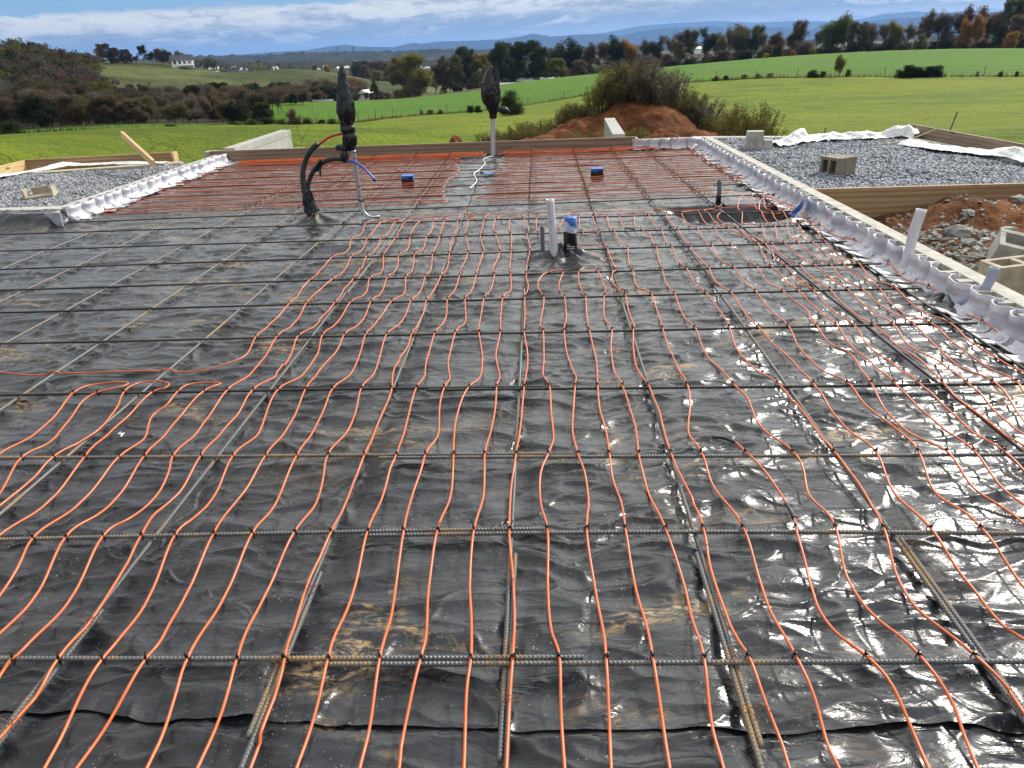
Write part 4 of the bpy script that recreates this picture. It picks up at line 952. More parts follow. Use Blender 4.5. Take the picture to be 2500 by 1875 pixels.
# ------------------------------------------------------------------ timber forms
def board(name, a, b_, z0, z1, th, m, label, cat='board', parent=None):
    a = Vector((*a, 0)); b_ = Vector((*b_, 0)); d = b_ - a; L = d.length
    mb = MB(); mb.box((0, 0, 0), (L, th, z1 - z0))
    o = mb.build(name, M[m], loc=((a.x + b_.x) / 2, (a.y + b_.y) / 2, (z0 + z1) / 2)); o.rotation_euler = (0, 0, math.atan2(d.y, d.x)); tag(o, label, cat); return o
board('form_board', (-5.25, YF + 0.0), (1.52, YF + 0.06), -0.13, 0.155, 0.04, 'wood_grey', 'long brown plank closing the far end of the slab')
board('form_board', (XR + 0.21, 7.30), (9.5, 7.24), -0.19, 0.10, 0.04, 'wood', 'long pine form board in front of the right gravel bed')
rb1, rb2 = G(2222, 302, 0.21), G(2500, 352, 0.21)
rbd = (rb2 - rb1) / np.linalg.norm(rb2 - rb1)
board('form_board', tuple(rb1[:2]), tuple((rb1 + rbd * 6.0)[:2]), -0.12, 0.21, 0.04, 'wood_grey', 'tall weathered form board at the far right of the gravel bed')
lb0, lb1 = G(60, 390, 0.165), G(421, 371, 0.165)
board('form_board', tuple(lb0[:2]), tuple(lb1[:2]), -0.10, 0.165, 0.038, 'wood', 'pine form board standing behind the left gravel bed')
lb2 = G(0, 405, 0.16)
dl = (lb2 - lb0) / np.linalg.norm(lb2 - lb0)
board('form_board', tuple(lb0[:2] + np.array([0, -0.03])), tuple((lb0 + dl * 3.0)[:2]), -0.10, 0.16, 0.038, 'wood_new', 'sunlit yellow pine form board at the left edge')
mb = MB(); mb.box((0, 0, 0), (0.04, 0.16, 0.32)); o = mb.build('stake', M['wood_new'], loc=(lb1[0] + 0.035, lb1[1] - 0.03, 0.01)); tag(o, 'upright pine cleat at the right end of the left form', 'stake')
# leaning plank behind the left form
pa, pb = VV(300, 330, 11.2), VV(350, 376, 10.3)
d = pb - pa; L = np.linalg.norm(d); mb = MB(); mb.box((0, 0, 0), (L * 1.5, 0.04, 0.10))
o = mb.build('plank', M['wood_new'], loc=tuple(pa + d * 0.72)); o.rotation_euler = Vector(d).to_track_quat('X', 'Z').to_euler(); tag(o, 'bare pine plank leaning up behind the left form board', 'plank')

def wallblock(c, size, rz, label, m='blockwall'):
    mb = MB(); mb.box((0, 0, 0), size); o = mb.build('block_wall', M[m], loc=c); o.rotation_euler = (0, 0, rz); tag(o, label, 'block wall'); return o
# masonry behind the far board
wallblock((-5.05, 13.45, -0.35), (0.20, 2.9, 1.02), 0.0, 'grey block wall running away behind the far left of the board')
o = wallblock((1.36, 13.6, -0.35), (0.20, 2.9, 1.02), -0.04, 'grey block wall running away behind the far board right of centre')
wallblock((0.9, YF + 0.22, -0.36), (1.35, 0.2, 0.96), math.pi * 0, 'low block ledge behind the right end of the far board', 'concrete')
wallblock((-4.6, YF + 0.2, -0.34), (1.6, 0.2, 0.94), 0, 'low block ledge behind the left end of the far board', 'concrete')
# curbs round the gravel beds
lc0, lc1 = G(0, 432, 0.03), G(420, 402, 0.03)
dd_ = (lc1 - lc0) / np.linalg.norm(lc1 - lc0)
board('block_kerb', tuple((lc0 - dd_ * 3)[:2]), tuple((lc1 + dd_ * .15)[:2]), -0.5, 0.06, 0.2, 'concrete_tan', 'low concrete kerb behind the left gravel bed', 'kerb')
rc0, rc1 = G(1690, 336, 0.05), G(2200, 334, 0.05); rc2 = G(2500, 392, 0.05)
board('block_kerb', tuple(rc0[:2]), tuple(rc1[:2]), -0.5, 0.06, 0.2, 'concrete', 'low concrete kerb behind the right gravel bed', 'kerb')
dr = (rc2 - rc1) / np.linalg.norm(rc2 - rc1)
board('block_kerb', tuple(rc1[:2]), tuple((rc1 + dr * 6)[:2]), -0.5, 0.055, 0.2, 'concrete', 'low concrete kerb along the far side of the right gravel bed', 'kerb')

# ------------------------------------------------------------------ gravel beds (stones and bed)
def gravel(poly, z0, n, label, seed, m='stone', size=(0.010, 0.026)):
    rs = np.random.default_rng(seed); poly = np.array(poly); lo, hi = poly.min(0), poly.max(0)
    def inside(p):
        x, y = p[:, 0], p[:, 1]; ins = np.zeros(len(p), bool); k = len(poly)
        for a in range(k):
            x1, y1 = poly[a]; x2, y2 = poly[(a + 1) % k]
            c_ = ((y1 > y) != (y2 > y)) & (x < (x2 - x1) * (y - y1) / (y2 - y1 + 1e-12) + x1); ins ^= c_
        return ins
    q = rs.uniform(lo, hi, (n * 3, 2)); q = q[inside(q)][:n]; n = len(q)
    r = rs.uniform(*size, n); z = z0 + 0.03 * fbm(q[:, 0] * 1.2, q[:, 1] * 1.2, 3, seed) + r * rs.uniform(0, 0.8, n)
    o8 = np.array([(1, 0, 0), (-1, 0, 0), (0, 1, 0), (0, -1, 0), (0, 0, 1), (0, 0, -1)], float)
    V = o8[None] * (1 + rs.normal(0, 0.22, (n, 6, 1))) * np.stack([r * rs.uniform(.8, 1.5, n), r, r * rs.uniform(.45, .9, n)], -1)[:, None]
    ax = rs.normal(size=(n, 3)); ax /= np.linalg.norm(ax, axis=1)[:, None]; an = rs.uniform(0, 1.2, n)
    K = np.zeros((n, 3, 3)); K[:, 0, 1] = -ax[:, 2]; K[:, 0, 2] = ax[:, 1]; K[:, 1, 0] = ax[:, 2]; K[:, 1, 2] = -ax[:, 0]; K[:, 2, 0] = -ax[:, 1]; K[:, 2, 1] = ax[:, 0]
    Rm = np.eye(3)[None] + np.sin(an)[:, None, None] * K + (1 - np.cos(an))[:, None, None] * (K @ K)
    a2 = rs.uniform(0, 6.3, n); Z2 = np.zeros((n, 3, 3)); Z2[:, 0, 0] = np.cos(a2); Z2[:, 0, 1] = -np.sin(a2); Z2[:, 1, 0] = np.sin(a2); Z2[:, 1, 1] = np.cos(a2); Z2[:, 2, 2] = 1
    V = np.einsum('nij,nkj->nki', Z2 @ Rm, V) + np.stack([q[:, 0], q[:, 1], z], -1)[:, None]
    f8 = np.array([(0, 2, 4), (2, 1, 4), (1, 3, 4), (3, 0, 4), (2, 0, 5), (1, 2, 5), (3, 1, 5), (0, 3, 5)])
    Fq = (f8[None] + 6 * np.arange(n)[:, None, None]).reshape(-1, 3)
    o = mesh_obj('gravel', V.reshape(-1, 3), Fq, M[m]); tag(o, label, 'gravel', kind='stuff')
    gx_, gy_ = np.meshgrid(np.linspace(lo[0], hi[0], 60), np.linspace(lo[1], hi[1], 60)); gz_ = z0 - 0.012 + 0.03 * fbm(gx_ * 1.2, gy_ * 1.2, 3, seed)
    i2 = (np.arange(59)[:, None] * 60 + np.arange(59)[None]).ravel(); f2 = np.stack([i2, i2 + 1, i2 + 61, i2 + 60], -1)
    cc = np.stack([gx_.ravel()[i2] + (hi[0] - lo[0]) / 118, gy_.ravel()[i2] + (hi[1] - lo[1]) / 118], -1)
    o = mesh_obj('gravel_bed', np.stack([gx_.ravel(), gy_.ravel(), gz_.ravel()], -1), f2[inside(cc)], M['gravel_bed'], smooth=True); tag(o, kind='structure')
rg = [(XR + 0.19, 7.3), (9.0, 7.3), tuple((rc1 + dr * 5)[:2]), tuple(rc1[:2]), tuple(rc0[:2]), (XR + 0.19, 11.3)]
gravel(rg, 0.015, 52000, 'dark blue grey crushed stone filling the right form', 3)
lg = [(XL - 0.15, 7.66), (-9.5, 7.66), tuple((lc0 - dd_ * 2.0)[:2]), tuple(lc0[:2]), tuple(lc1[:2]), (XL - 0.15, 11.6)]
gravel(lg, 0.015, 46000, 'pale grey crushed stone filling the left form', 4, 'stone_sunlit')

# ------------------------------------------------------------------ loose blocks
def cinder_block(loc, rz, label, m='concrete_tan', tilt=(0, 0)):
    """8x8x16 block lying with its two cores facing sideways (-x face)"""
    root = []; mb = MB(); L, H, Dp = 0.27, 0.20, 0.27
    # shell in y (length) / z (height), cores run along x
    mb.box((0, 0, 0.016), (Dp, L, 0.032)); mb.box((0, 0, H - 0.016), (Dp, L, 0.032))
    for y in (-L / 2 + 0.016, 0, L / 2 - 0.016): mb.box((0, y, H / 2), (Dp - 0.002, 0.032 if y else 0.036, H - 0.0642))
    mb.box((Dp / 2 - 0.012, 0, H / 2), (0.016, L - 0.066, H - 0.066))
    o = mb.build('cinder_block', M[m], loc=loc); o.rotation_euler = (tilt[0], tilt[1], rz); tag(o, label, 'cinder block'); return o
cinder_block((3.42, 8.55, 0.025), R(24), 'whole brown cinder block lying on the right gravel with two cores facing the slab', 'concrete_brown')
bb = G(2385, 325 + 110, 0)
mb = MB(); mb.box((-.06, 0, .13), (.26, .19, .26), taper=.86); mb.box((.13, -.01, .07), (.13, .18, .14), taper=.8); mb.box((-.06, -.101, .13), (.012, .012, .20))
gb = G(1850, 366, 0.02); o = mb.build('cinder_block', M['concrete'], loc=(gb[0], gb[1], 0.02)); o.rotation_euler = (0, 0, R(-12)); tag(o, 'broken grey block standing on end at the far side of the right gravel bed', 'cinder block')
# broken block on the left gravel
mb = MB(); mb.box((0, 0, 0.02), (0.34, 0.19, 0.035)); mb.box((-0.155, 0, 0.08), (0.032, 0.19, 0.085), taper=0.7); mb.box((0.03, 0.08, 0.075), (0.27, 0.03, 0.075)); mb.box((0.15, 0, 0.075), (0.032, 0.13, 0.075))
o = mb.build('broken_block', M['concrete_tan'], loc=(-6.05, 8.62, 0.03)); o.rotation_euler = (0.1, -0.1, 0.25); tag(o, 'broken piece of tan cinder block on the left gravel bed', 'cinder block')
# blocks in the trench at the right
def rubble(c, rz, size, label, m='concrete_tan', tilt=(0.1, 0.1)):
    mb = MB(); a, b_, h = size
    mb.box((0, -b_ / 2 + .018, 0), (a, .036, h)); mb.box((0, b_ / 2 - .018, 0), (a, .036, h))
    for x in (-a / 2 + .018, 0, a / 2 - .018): mb.box((x, 0, 0), (.036, b_ - .0722, h - .004))
    mb.box((0, 0, -h / 2 + .03), (a - .01, b_ - .01, .03))
    o = mb.build('cinder_block', M[m], loc=c); o.rotation_euler = (tilt[0], tilt[1], rz); tag(o, label, 'cinder block', 'blocks in the trench at the right edge')
rubble(tuple(G(2480, 672, -0.02)), 0.15, (0.40, 0.20, 0.2), 'tan block on top of the pile beside the right kerb', tilt=(0.0, -0.05))
rubble(tuple(G(2498, 710, -0.25)), 0.5, (0.40, 0.20, 0.2), 'lower tan block under the pile beside the right kerb')
rubble(tuple(G(2500, 620, -0.02)), -0.4, (0.40, 0.20, 0.2), 'grey block tipped at the right edge above the pile', 'concrete', (0.4, 0.2))

# ------------------------------------------------------------------ red soil and rubble in the right trench
sx, sy = np.meshgrid(np.linspace(XR + 0.19, 7.5, 330), np.linspace(1.8, 7.24, 330))
hz = -0.30 + 0.13 * sstep(2.9, 4.2, sx) + 0.07 * fbm(sx * 1.3, sy * 1.3, 4, 15) + 0.022 * fbm(sx * 6, sy * 6, 4, 17) + 0.03 * sstep(6, 7.2, sy)
for (cx, cy, h, r) in ((4.05, 6.95, 0.20, 0.34), (4.9, 6.75, 0.19, 0.45), (4.3, 5.9, 0.10, 0.5), (3.3, 6.7, 0.02, 0.3), (5.6, 6.2, 0.22, 0.6), (4.6, 5.0, 0.1, 0.6)):
    hz += h * np.exp(-(((sx - cx) ** 2 + (sy - cy) ** 2) / r ** 2) ** 0.8)
i2 = (np.arange(329)[:, None] * 330 + np.arange(329)[None]).ravel()
o = mesh_obj('dirt', np.stack([sx.ravel(), sy.ravel(), hz.ravel()], -1), np.stack([i2, i2 + 1, i2 + 331, i2 + 330], -1), M['soil'], smooth=True); tag(o, kind='structure')
def soil_z(x, y):
    i = np.clip(((x - (XR + .19)) / (7.5 - XR - .19) * 329).astype(int), 0, 329); j = np.clip(((y - 1.8) / 5.44 * 329).astype(int), 0, 329); return hz[j, i]
def flakes(n, cx, cy, sxx, syy, size, label, seed, m='rock', name='shale_rubble'):
    rs = np.random.default_rng(seed); x = rs.normal(cx, sxx, n); y = rs.normal(cy, syy, n)
    k = (x > XR + .22) & (x < 7.4) & (y < 7.2) & (y > 1.9); x, y = x[k], y[k]; V, Fc = [], []
    for a, b_ in zip(x, y):
        r = size * rs.lognormal(0, 0.45); z = float(soil_z(np.array([a]), np.array([b_]))[0]); nn = rs.integers(4, 7); th0 = rs.uniform(0, 6.28)
        M3 = Matrix.Rotation(rs.normal(0, 0.35), 3, 'X') @ Matrix.Rotation(rs.normal(0, 0.35), 3, 'Y'); base_i = len(V)
        ring = [(r * rs.uniform(.6, 1.2) * math.cos(th0 + 6.28 * q / nn), r * rs.uniform(.6, 1.2) * math.sin(th0 + 6.28 * q / nn)) for q in range(nn)]
        for hh, sc in ((-r * .25, 1), (r * .22, .85)):
            for u, v in ring:
                p = M3 @ Vector((u * sc, v * sc, hh)); V.append((p.x + a, p.y + b_, p.z + z + r * .15))
        Fc.append(tuple(base_i + nn + q for q in range(nn)))
        for q in range(nn): Fc.append((base_i + q, base_i + (q + 1) % nn, base_i + nn + (q + 1) % nn, base_i + nn + q))
    o = mesh_obj(name, V, Fc, M[m]); tag(o, label, 'rubble', kind='stuff')
flakes(3800, 3.4, 5.4, 0.40, 0.75, 0.017, 'flat grey shale chips spilled on red soil beside the right kerb', 31)
flakes(2600, 4.4, 5.8, 0.9, 0.9, 0.010, 'small stones scattered over the red soil heaps', 33)
for k, (px, py, s, lb) in enumerate(((2340, 562, .085, 'pale rounded rock beside the shale chips'), (2360, 538, .05, 'small pale rock on the red soil'), (2295, 497, .05, 'small rock at the foot of the pine form board'), (2330, 497, .065, 'long flat rock by the pine form board'),
                            (2450, 600, .09, 'dark jagged rock above the tan blocks'), (2460, 625, .08, 'grey rock resting against the tan blocks'), (2478, 515, .06, 'orange stained rock at the right edge'))):
    p = G(px, py, -0.12); rs = np.random.default_rng(k + 60); import bmesh
    bm = bmesh.new(); bmesh.ops.create_icosphere(bm, subdivisions=2, radius=s)
    for v in bm.verts:
        n_ = 1 + 0.35 * rs.normal() * 0.5; v.co = Vector((v.co.x * 1.4 * n_, v.co.y * n_, max(v.co.z * 0.7, -0.4 * s) * n_))
    me = bpy.data.meshes.new('rock'); bm.to_mesh(me); bm.free(); me.materials.append(M['rock']); o = bpy.data.objects.new('rock', me); scene.collection.objects.link(o)
    o.location = (p[0], p[1], float(soil_z(np.array([p[0]]), np.array([p[1]]))[0]) + s * .3); o.rotation_euler = (0, 0, k); tag(o, lb, 'rock', 'rocks on the red soil')

# ------------------------------------------------------------------ pipes
def pipe(pts, r, m, name, label, wall=0.004, cat='pipe'):
    P = catmull(np.array(pts), 0.02); root = empty(name, tuple(P[0])); tag(root, label, cat)
    Pl = P - P[0]; V, Fq = tube_mesh(Pl, r, 20, False); n = len(V)
    Vi, Fi = tube_mesh(Pl, r - wall, 20, False); Fi = Fi[:, ::-1] + n
    top = (len(Pl) - 1) * 20; rim = [(top + k, top + (k + 1) % 20, n + top + (k + 1) % 20, n + top + k) for k in range(20)]
    mesh_obj('pipe_body', np.vstack([V, Vi]), np.vstack([Fq, Fi, np.array(rim)]), M[m], root, True)
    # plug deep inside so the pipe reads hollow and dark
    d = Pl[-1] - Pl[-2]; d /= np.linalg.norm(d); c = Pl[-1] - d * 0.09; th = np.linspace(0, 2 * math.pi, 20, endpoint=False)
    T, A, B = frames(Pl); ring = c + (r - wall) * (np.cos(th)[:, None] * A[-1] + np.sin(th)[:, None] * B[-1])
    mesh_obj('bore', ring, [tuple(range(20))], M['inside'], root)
    return root
pc = pipe([(0.115, 5.41, -0.04), (0.103, 5.41, 0.10), (0.09, 5.41, 0.28), (0.08, 5.41, 0.435)], 0.030, 'pvc', 'pvc_pipe', 'white pvc pipe with a column of dark print standing at the centre of the slab')
mb = MB(); rs = random.Random(5)     # the column of printed characters down the pipe, too small to read: small dashes of ink
for z, h in ((.40, .006), (.385, .006), (.37, .006), (.345, .012), (.33, .014), (.295, .008), (.28, .008), (.265, .010), (.25, .006), (.215, .005), (.20, .005), (.17, .005), (.155, .012), (.14, .010), (.12, .012), (.10, .010)):
    an = math.radians(-118); x = 0.113 - 0.033 * (z / 0.435); mb.box((x + 0.0298 * math.cos(an) - 0.115, 0.0298 * math.sin(an), z + 0.04), (0.004, 0.0026, h), rz=an + math.pi / 2)
mb.build('print', M['ink'], pc)
b0 = G(1372, 648, 0.0)
stack = empty('pipe_stub', (0.235, 5.46, 0.0)); tag(stack, 'fat vent pipe capped with blue tape and wrapped in black printed plastic', 'pipe')
V, Fq = tube_mesh(np.array([(0, 0, 0.0), (0, 0, .1), (0, 0, .28)]), 0.047, 24); mesh_obj('pipe_body', V, Fq, M['pvc_grey'], stack, True)
# blue tape cap: slightly larger, with a slanted lower edge
mb = MB(); n = 28; vs = []
for k in range(n):
    a = 2 * math.pi * k / n; lo = 0.235 - 0.035 * math.cos(a) * 1 + 0.006 * math.sin(5 * a); wob = 0.049 + 0.0012 * math.sin(7 * a)
    vs += [(wob * math.cos(a), wob * math.sin(a), lo), (wob * math.cos(a), wob * math.sin(a), 0.284 + 0.003 * math.sin(3 * a)), (0.030 * math.cos(a), 0.030 * math.sin(a), 0.291 + 0.003 * math.sin(4 * a))]
vs.append((0, 0, 0.286)); fs = []
for k in range(n):
    a, b_ = 3 * k, 3 * ((k + 1) % n); fs += [(a, b_, b_ + 1, a + 1), (a + 1, b_ + 1, b_ + 2, a + 2), (a + 2, b_ + 2, 3 * n)]
mb.add(vs, fs); mb.build('tape_cap', M['blue_tape'], stack, True)
mb = MB(); vs = []; n = 30; nz = 7
for zi in range(nz):
    z = 0.175 * zi / (nz - 1)
    for k in range(n):
        a = 2 * math.pi * k / n; r = 0.0525 + 0.003 * math.sin(3 * a + zi) + (0.02 * max(0, (1 - zi / 2)) * (0.5 + 0.5 * math.sin(5 * a)))
        vs.append((r * math.cos(a), r * math.sin(a), z + (0.006 * math.sin(2 * a) if zi == nz - 1 else 0)))
mb.add(vs, [(zi * n + k, zi * n + (k + 1) % n, (zi + 1) * n + (k + 1) % n, (zi + 1) * n + k) for zi in range(nz - 1) for k in range(n)])
mb.build('plastic_wrap', M['bag'], stack, True)
mb = MB()      # the bag's white lettering, illegible at this size: broken rows of small characters
for row, (z, xs_) in enumerate(((0.085, (-.026, -.006)), (0.072, (-.026, .030)), (0.058, (-.028, .032)), (0.052, (-.022, .012)))):
    x = xs_[0]
    while x < xs_[1]:
        wd = random.uniform(.003, .006); a = math.asin(max(-1, min(1, x / .056))); mb.box((.057 * math.sin(a), -.057 * math.cos(a), z), (wd, .001, .006 if row != 3 else .004), rz=a); x += wd + .0018
mb.build('lettering', M['white_print'], stack)
st2 = pipe([(0.02, 5.53, -.03), (0.02, 5.53, .1), (0.018, 5.53, .21)], 0.018, 'pvc_dark', 'pvc_pipe', 'short dark pipe stub half hidden behind the white centre pipe')
pipe([(1.80, 7.32, -.10), (1.80, 7.32, .1), (1.79, 7.32, .215)], 0.022, 'pvc_dark', 'pvc_pipe', 'small dark grey pipe upright by the dark hollow')
mb = MB(); mb.tube([(0, 0, 0), (0, 0, .07), (.004, 0, .09)], 0.027, 12); mb.add([(-.06, .0, -.02), (.0, -.03, .05), (.06, .0, -.01), (.0, .04, .05), (-.09, -.05, -.03), (.1, -.06, -.03)], [(0, 1, 3), (1, 2, 3), (0, 4, 1), (1, 5, 2)])
o = mb.build('tape_wrap', M['bag'], loc=(1.80, 7.32, -0.03)); tag(o, 'black tape boot round the foot of the small grey pipe', 'tape')
pipe([(2.50, 4.84, -0.03), (2.505, 4.84, .1), (2.51, 4.84, .25), (2.53, 4.84, .405)], 0.0335, 'pvc', 'pvc_pipe', 'tall scuffed pale pvc pipe standing against the right foil strip')
pipe([(2.42, 4.13, -0.04), (2.475, 4.11, 0.0), (2.55, 4.09, .045), (2.60, 4.08, .12), (2.615, 4.08, .225)], 0.027, 'pvc_grey', 'pvc_pipe', 'bent grey blue pvc pipe curving up over the right kerb')

# blue topped box-outs
def boxout(c, size, label, rz=0.0):
    root = empty('plumbing_box', c, rz); tag(root, label, 'plumbing box', 'blue taped plumbing boxes'); mb = MB(); a, b_, h = size
    mb.box((0, 0, h / 2), (a, b_, h), taper=0.94); mb.box((0.01, -b_ / 2 - .004, h * .3), (a * 1.05, .012, h * .45), taper=.9); mb.build('wrapped_body', M['bag'], root)
    mb = MB(); mb.box((0, 0, h + .008), (a * 1.0, b_ * 1.02, .016)); mb.box((a * .47, -0.01, h * .62), (.012, b_ * .9, h * .7)); mb.box((-a * .2, -b_ / 2 - .001, h * .94), (a * .55, .006, .03))
    mb.build('tape_top', M['blue_tape'], root)
boxout((-1.63, 9.05, -0.02), (0.15, 0.13, 0.095), 'black wrapped box with blue taped top in the left tube field', 0.05)
boxout((0.72, 9.15, -0.02), (0.15, 0.13, 0.095), 'black wrapped box with blue taped top in the right tube field', -0.03)
mb = MB(); mb.add([(-.72, 9.62, -.012), (-.60, 9.6, -.006), (-.58, 9.75, -.012), (-.73, 9.77, -.004)], [(0, 1, 2, 3)]); o = mb.build('tape_strip', M['blue_tape']); tag(o, 'scrap of blue tape on the bare centre strip', 'tape')

# ------------------------------------------------------------------ manifold riser with bagged top
Yr = 7.06
def vp(px, py, dy=0.0): return VV(px, py, Yr + dy)
def frame7(x, y): return 700 + x * .2471, 150 + y * .2471
def tubething(pts, r, m, name, label=None, cat=None, parent=None, n=10, group=None, smooth=True):
    P = catmull(np.array(pts), 0.012 if len(pts) > 2 else 0.05)
    rr = r if np.isscalar(r) else np.interp(np.linspace(0, 1, len(P)), np.linspace(0, 1, len(r)), r)
    V, Fq = tube_mesh(P, rr, n); o = mesh_obj(name, V, Fq, M[m], parent, smooth)
    if label: tag(o, label, cat, group)
    return o
f7 = lambda x, y, dy=0.0: tuple(vp(*frame7(x, y), dy))
riser = empty('manifold_riser', (-1.72, Yr, 0)); tag(riser, 'bent steel conduits carrying a bagged heating manifold at left of the slab', 'manifold')
def rel(pts, root): return [tuple(np.array(p) - np.array(root.location)) for p in pts]
for k, (dx, lb) in enumerate(((0, 0), (23, 0))):
    pts = [f7(645 + dx, 880), f7(672 + dx, 1080), f7(700 + dx, 1280), f7(715 + dx, 1400), f7(740 + dx, 1480), f7(790 + dx, 1527), f7(840 + dx, 1537), f7(905 + dx * .5, 1532)]
    tubething(rel(pts, riser), 0.0105, 'conduit', 'conduit', parent=riser, n=12)
for x, y in ((656, 900), (664, 955), (712, 1330), (716, 1230)):
    mb = MB(); p = np.array(f7(x + 10, y)) - np.array(riser.location); mb.tube([p + np.array((-.03, 0, 0)), p + np.array((.0, -.016, 0)), p + np.array((.03, 0, 0.0))], .004, 5); mb.build('strap', M['tape'], riser)
for x, y in ((722, 1372),):
    mb = MB(); p = np.array(f7(x + 12, y)) - np.array(riser.location); mb.tube([p + np.array((-.032, 0, .012)), p + np.array((0, -.014, 0)), p + np.array((.03, 0, -.012))], .010, 6)
mb.build('strap', M['tape'], riser)
tubething(rel([f7(741, 1440), f7(743, 1530)], riser), 0.006, 'conduit', 'stake', parent=riser, n=6)
def crumple(path, radii, name, root, m='bag', seed=0, n=44, amp=0.12, ny=90, flat=0.75):
    """a bag: closed tube with pleats that run along it and creases across"""
    P = catmull(np.array(path), 0.012); t_ = np.linspace(0, 1, len(P)); rr = np.interp(t_, np.linspace(0, 1, len(radii)), radii)
    T, A, B = frames(P); th = np.linspace(0, 2 * math.pi, n, endpoint=False); TH, TT = np.meshgrid(th, t_ * np.linalg.norm(np.diff(P, axis=0), axis=1).sum())
    cx_, cy_ = np.cos(TH) * 2.2, np.sin(TH) * 2.2
    nz_ = np.abs(pn(cx_ + TT * 2.0, cy_ + TT * 1.2, 101 + seed)) * 1.4 + 0.6 * np.abs(pn(cx_ * 2 + TT * 9, cy_ * 2 - TT * 7, 105 + seed))
    rad = rr[:, None] * (1 + amp * (1 - 2.2 * nz_))
    V = P[:, None] + rad[..., None] * (np.cos(TH)[..., None] * A[:, None] + flat * np.sin(TH)[..., None] * B[:, None])
    m_ = len(P); i = np.arange(m_ - 1)[:, None] * n; j = np.arange(n)[None]; j2 = (j + 1) % n
    Fq = np.stack([i + j, i + j2, i + n + j2, i + n + j], -1).reshape(-1, 4)
    return mesh_obj(name, V.reshape(-1, 3), Fq, M[m], root, True)
crumple(rel([f7(545, 42), f7(543, 90), f7(550, 200), f7(572, 350), f7(585, 470), f7(592, 560), f7(588, 600)], riser), [.010, .030, .038, .050, .060, .072, .080, .084, .076, .060], 'bag', riser, seed=1, amp=.17)
crumple(rel([f7(588, 575), f7(595, 640), f7(610, 690), f7(615, 715)], riser), [.052, .060, .054, .066, .062, .048], 'tape_wrap', riser, seed=3, amp=.22)
crumple(rel([f7(615, 700), f7(622, 760), f7(625, 830), f7(640, 880)], riser), [.045, .060, .064, .062, .055, .030], 'tape_wrap', riser, seed=5, amp=.26)
crumple(rel([f7(488, 855), f7(530, 850), f7(600, 850)], riser), [.026, .036, .034, .032, .036], 'wrapped_valve', riser, seed=7, amp=.2)
crumple(rel([f7(570, 880), f7(573, 930), f7(575, 1000)], riser), [.024, .034, .038, .040, .034, .014], 'wrapped_valve', riser, seed=8, amp=.22)
hose = empty('supply_hose', tuple(f7(240, 1460))); tag(hose, 'red water pipe in a thick black foam sleeve arching up to the bagged manifold', 'hose')
tubething(rel([f7(318, 825), f7(370, 780), f7(440, 740), f7(510, 720), f7(570, 712)], hose), .0115, 'red_pipe', 'water_pipe', parent=hose)
tubething(rel([f7(250, 1480), f7(215, 1420), f7(190, 1340), f7(165, 1220), f7(160, 1100), f7(180, 1000), f7(225, 900), f7(265, 850), f7(310, 815)], hose), [.034, .033, .029, .026, .026, .026, .026, .026], 'foam_black', 'foam_sleeve', parent=hose, n=14)
hose2 = empty('supply_hose', tuple(f7(250, 1460, .03))); tag(hose2, 'blue water pipe in a torn black foam sleeve bending lower to the manifold', 'hose')
tubething(rel([f7(255, 1470, .03), f7(225, 1400, .03), f7(208, 1280, .03), f7(225, 1170, .03), f7(280, 1060, .03), f7(370, 990, .02), f7(460, 962, .01), f7(560, 968)], hose2), [.032, .028, .024, .022, .024, .024, .022, .022], 'foam_black', 'foam_sleeve', parent=hose2, n=14)
tubething(rel([f7(560, 975), f7(640, 985, -.03), f7(700, 1010, -.05), f7(770, 1060, -.06), f7(830, 1125, -.08), f7(868, 1170, -.09)], hose2), .0105, 'blue_pipe', 'water_pipe', parent=hose2)
tubething(rel([f7(862, 1160, -.09), f7(876, 1185, -.09)], hose2), .014, 'tape', 'end_plug', parent=hose2)
crumple(rel([f7(350, 985, .02), f7(310, 1040, .025), f7(288, 1075, .03)], hose2), [.030, .034, .030, .032], 'tape_wrap', hose2, seed=11, amp=.25)
mb = MB(); q = np.array(f7(315, 1060, -.02)) - np.array(hose2.location); mb.add([q, q + np.array((.03, 0, .02)), q + np.array((.02, -.01, -.06)), q + np.array((.0, 0, -.09))], [(0, 1, 2, 3)]); mb.build('torn_tape', M['tape'], hose2)
crumple([f7(205, 1280, -.01), f7(215, 1380, -.01), f7(235, 1440, -.01), f7(250, 1490, -.01)], [.040, .052, .058, .075], 'bag', None, seed=13, amp=.18)
o = bpy.context.scene.collection.objects[-1]
o.name = 'tape_wrap'; tag(o, 'black plastic taped tight round the foot of the two hoses', 'tape')

# far riser
Yf = 11.2
fr = lambda x, y, dy=0.0: tuple(VV(600 + x * .3164, 60 + y * .3164, Yf + dy))
far_r = empty('manifold_riser', (-0.69, Yf, 0)); tag(far_r, 'thin steel conduits carrying a smaller black bag at the far board', 'manifold')
for dx in (0, 24):
    tubething(rel([fr(1893 + dx, 700), fr(1895 + dx, 850), fr(1897 + dx, 1010)], far_r), .011, 'conduit', 'conduit', parent=far_r, n=8)
tubething(rel([fr(1905, 700), fr(1910, 1060)], far_r), .012, 'foil_edge', 'conduit', parent=far_r, n=8)
crumple(rel([fr(1885, 318), fr(1890, 340), fr(1880, 430), fr(1888, 540), fr(1905, 640), fr(1912, 725)], far_r), [.015, .05, .08, .11, .125, .130, .12, .09, .06, .05], 'bag', far_r, seed=21, amp=.14)
crumple(rel([fr(1925, 330), fr(1930, 500), fr(1935, 600)], far_r), [.035, .05, .06, .05], 'bag', far_r, seed=25, amp=.25)
crumple(rel([fr(1930, 655), fr(1975, 658), fr(2010, 665), fr(2038, 676)], far_r), [.05, .04, .06, .06, .02], 'wrapped_valve', far_r, seed=23, amp=.35)
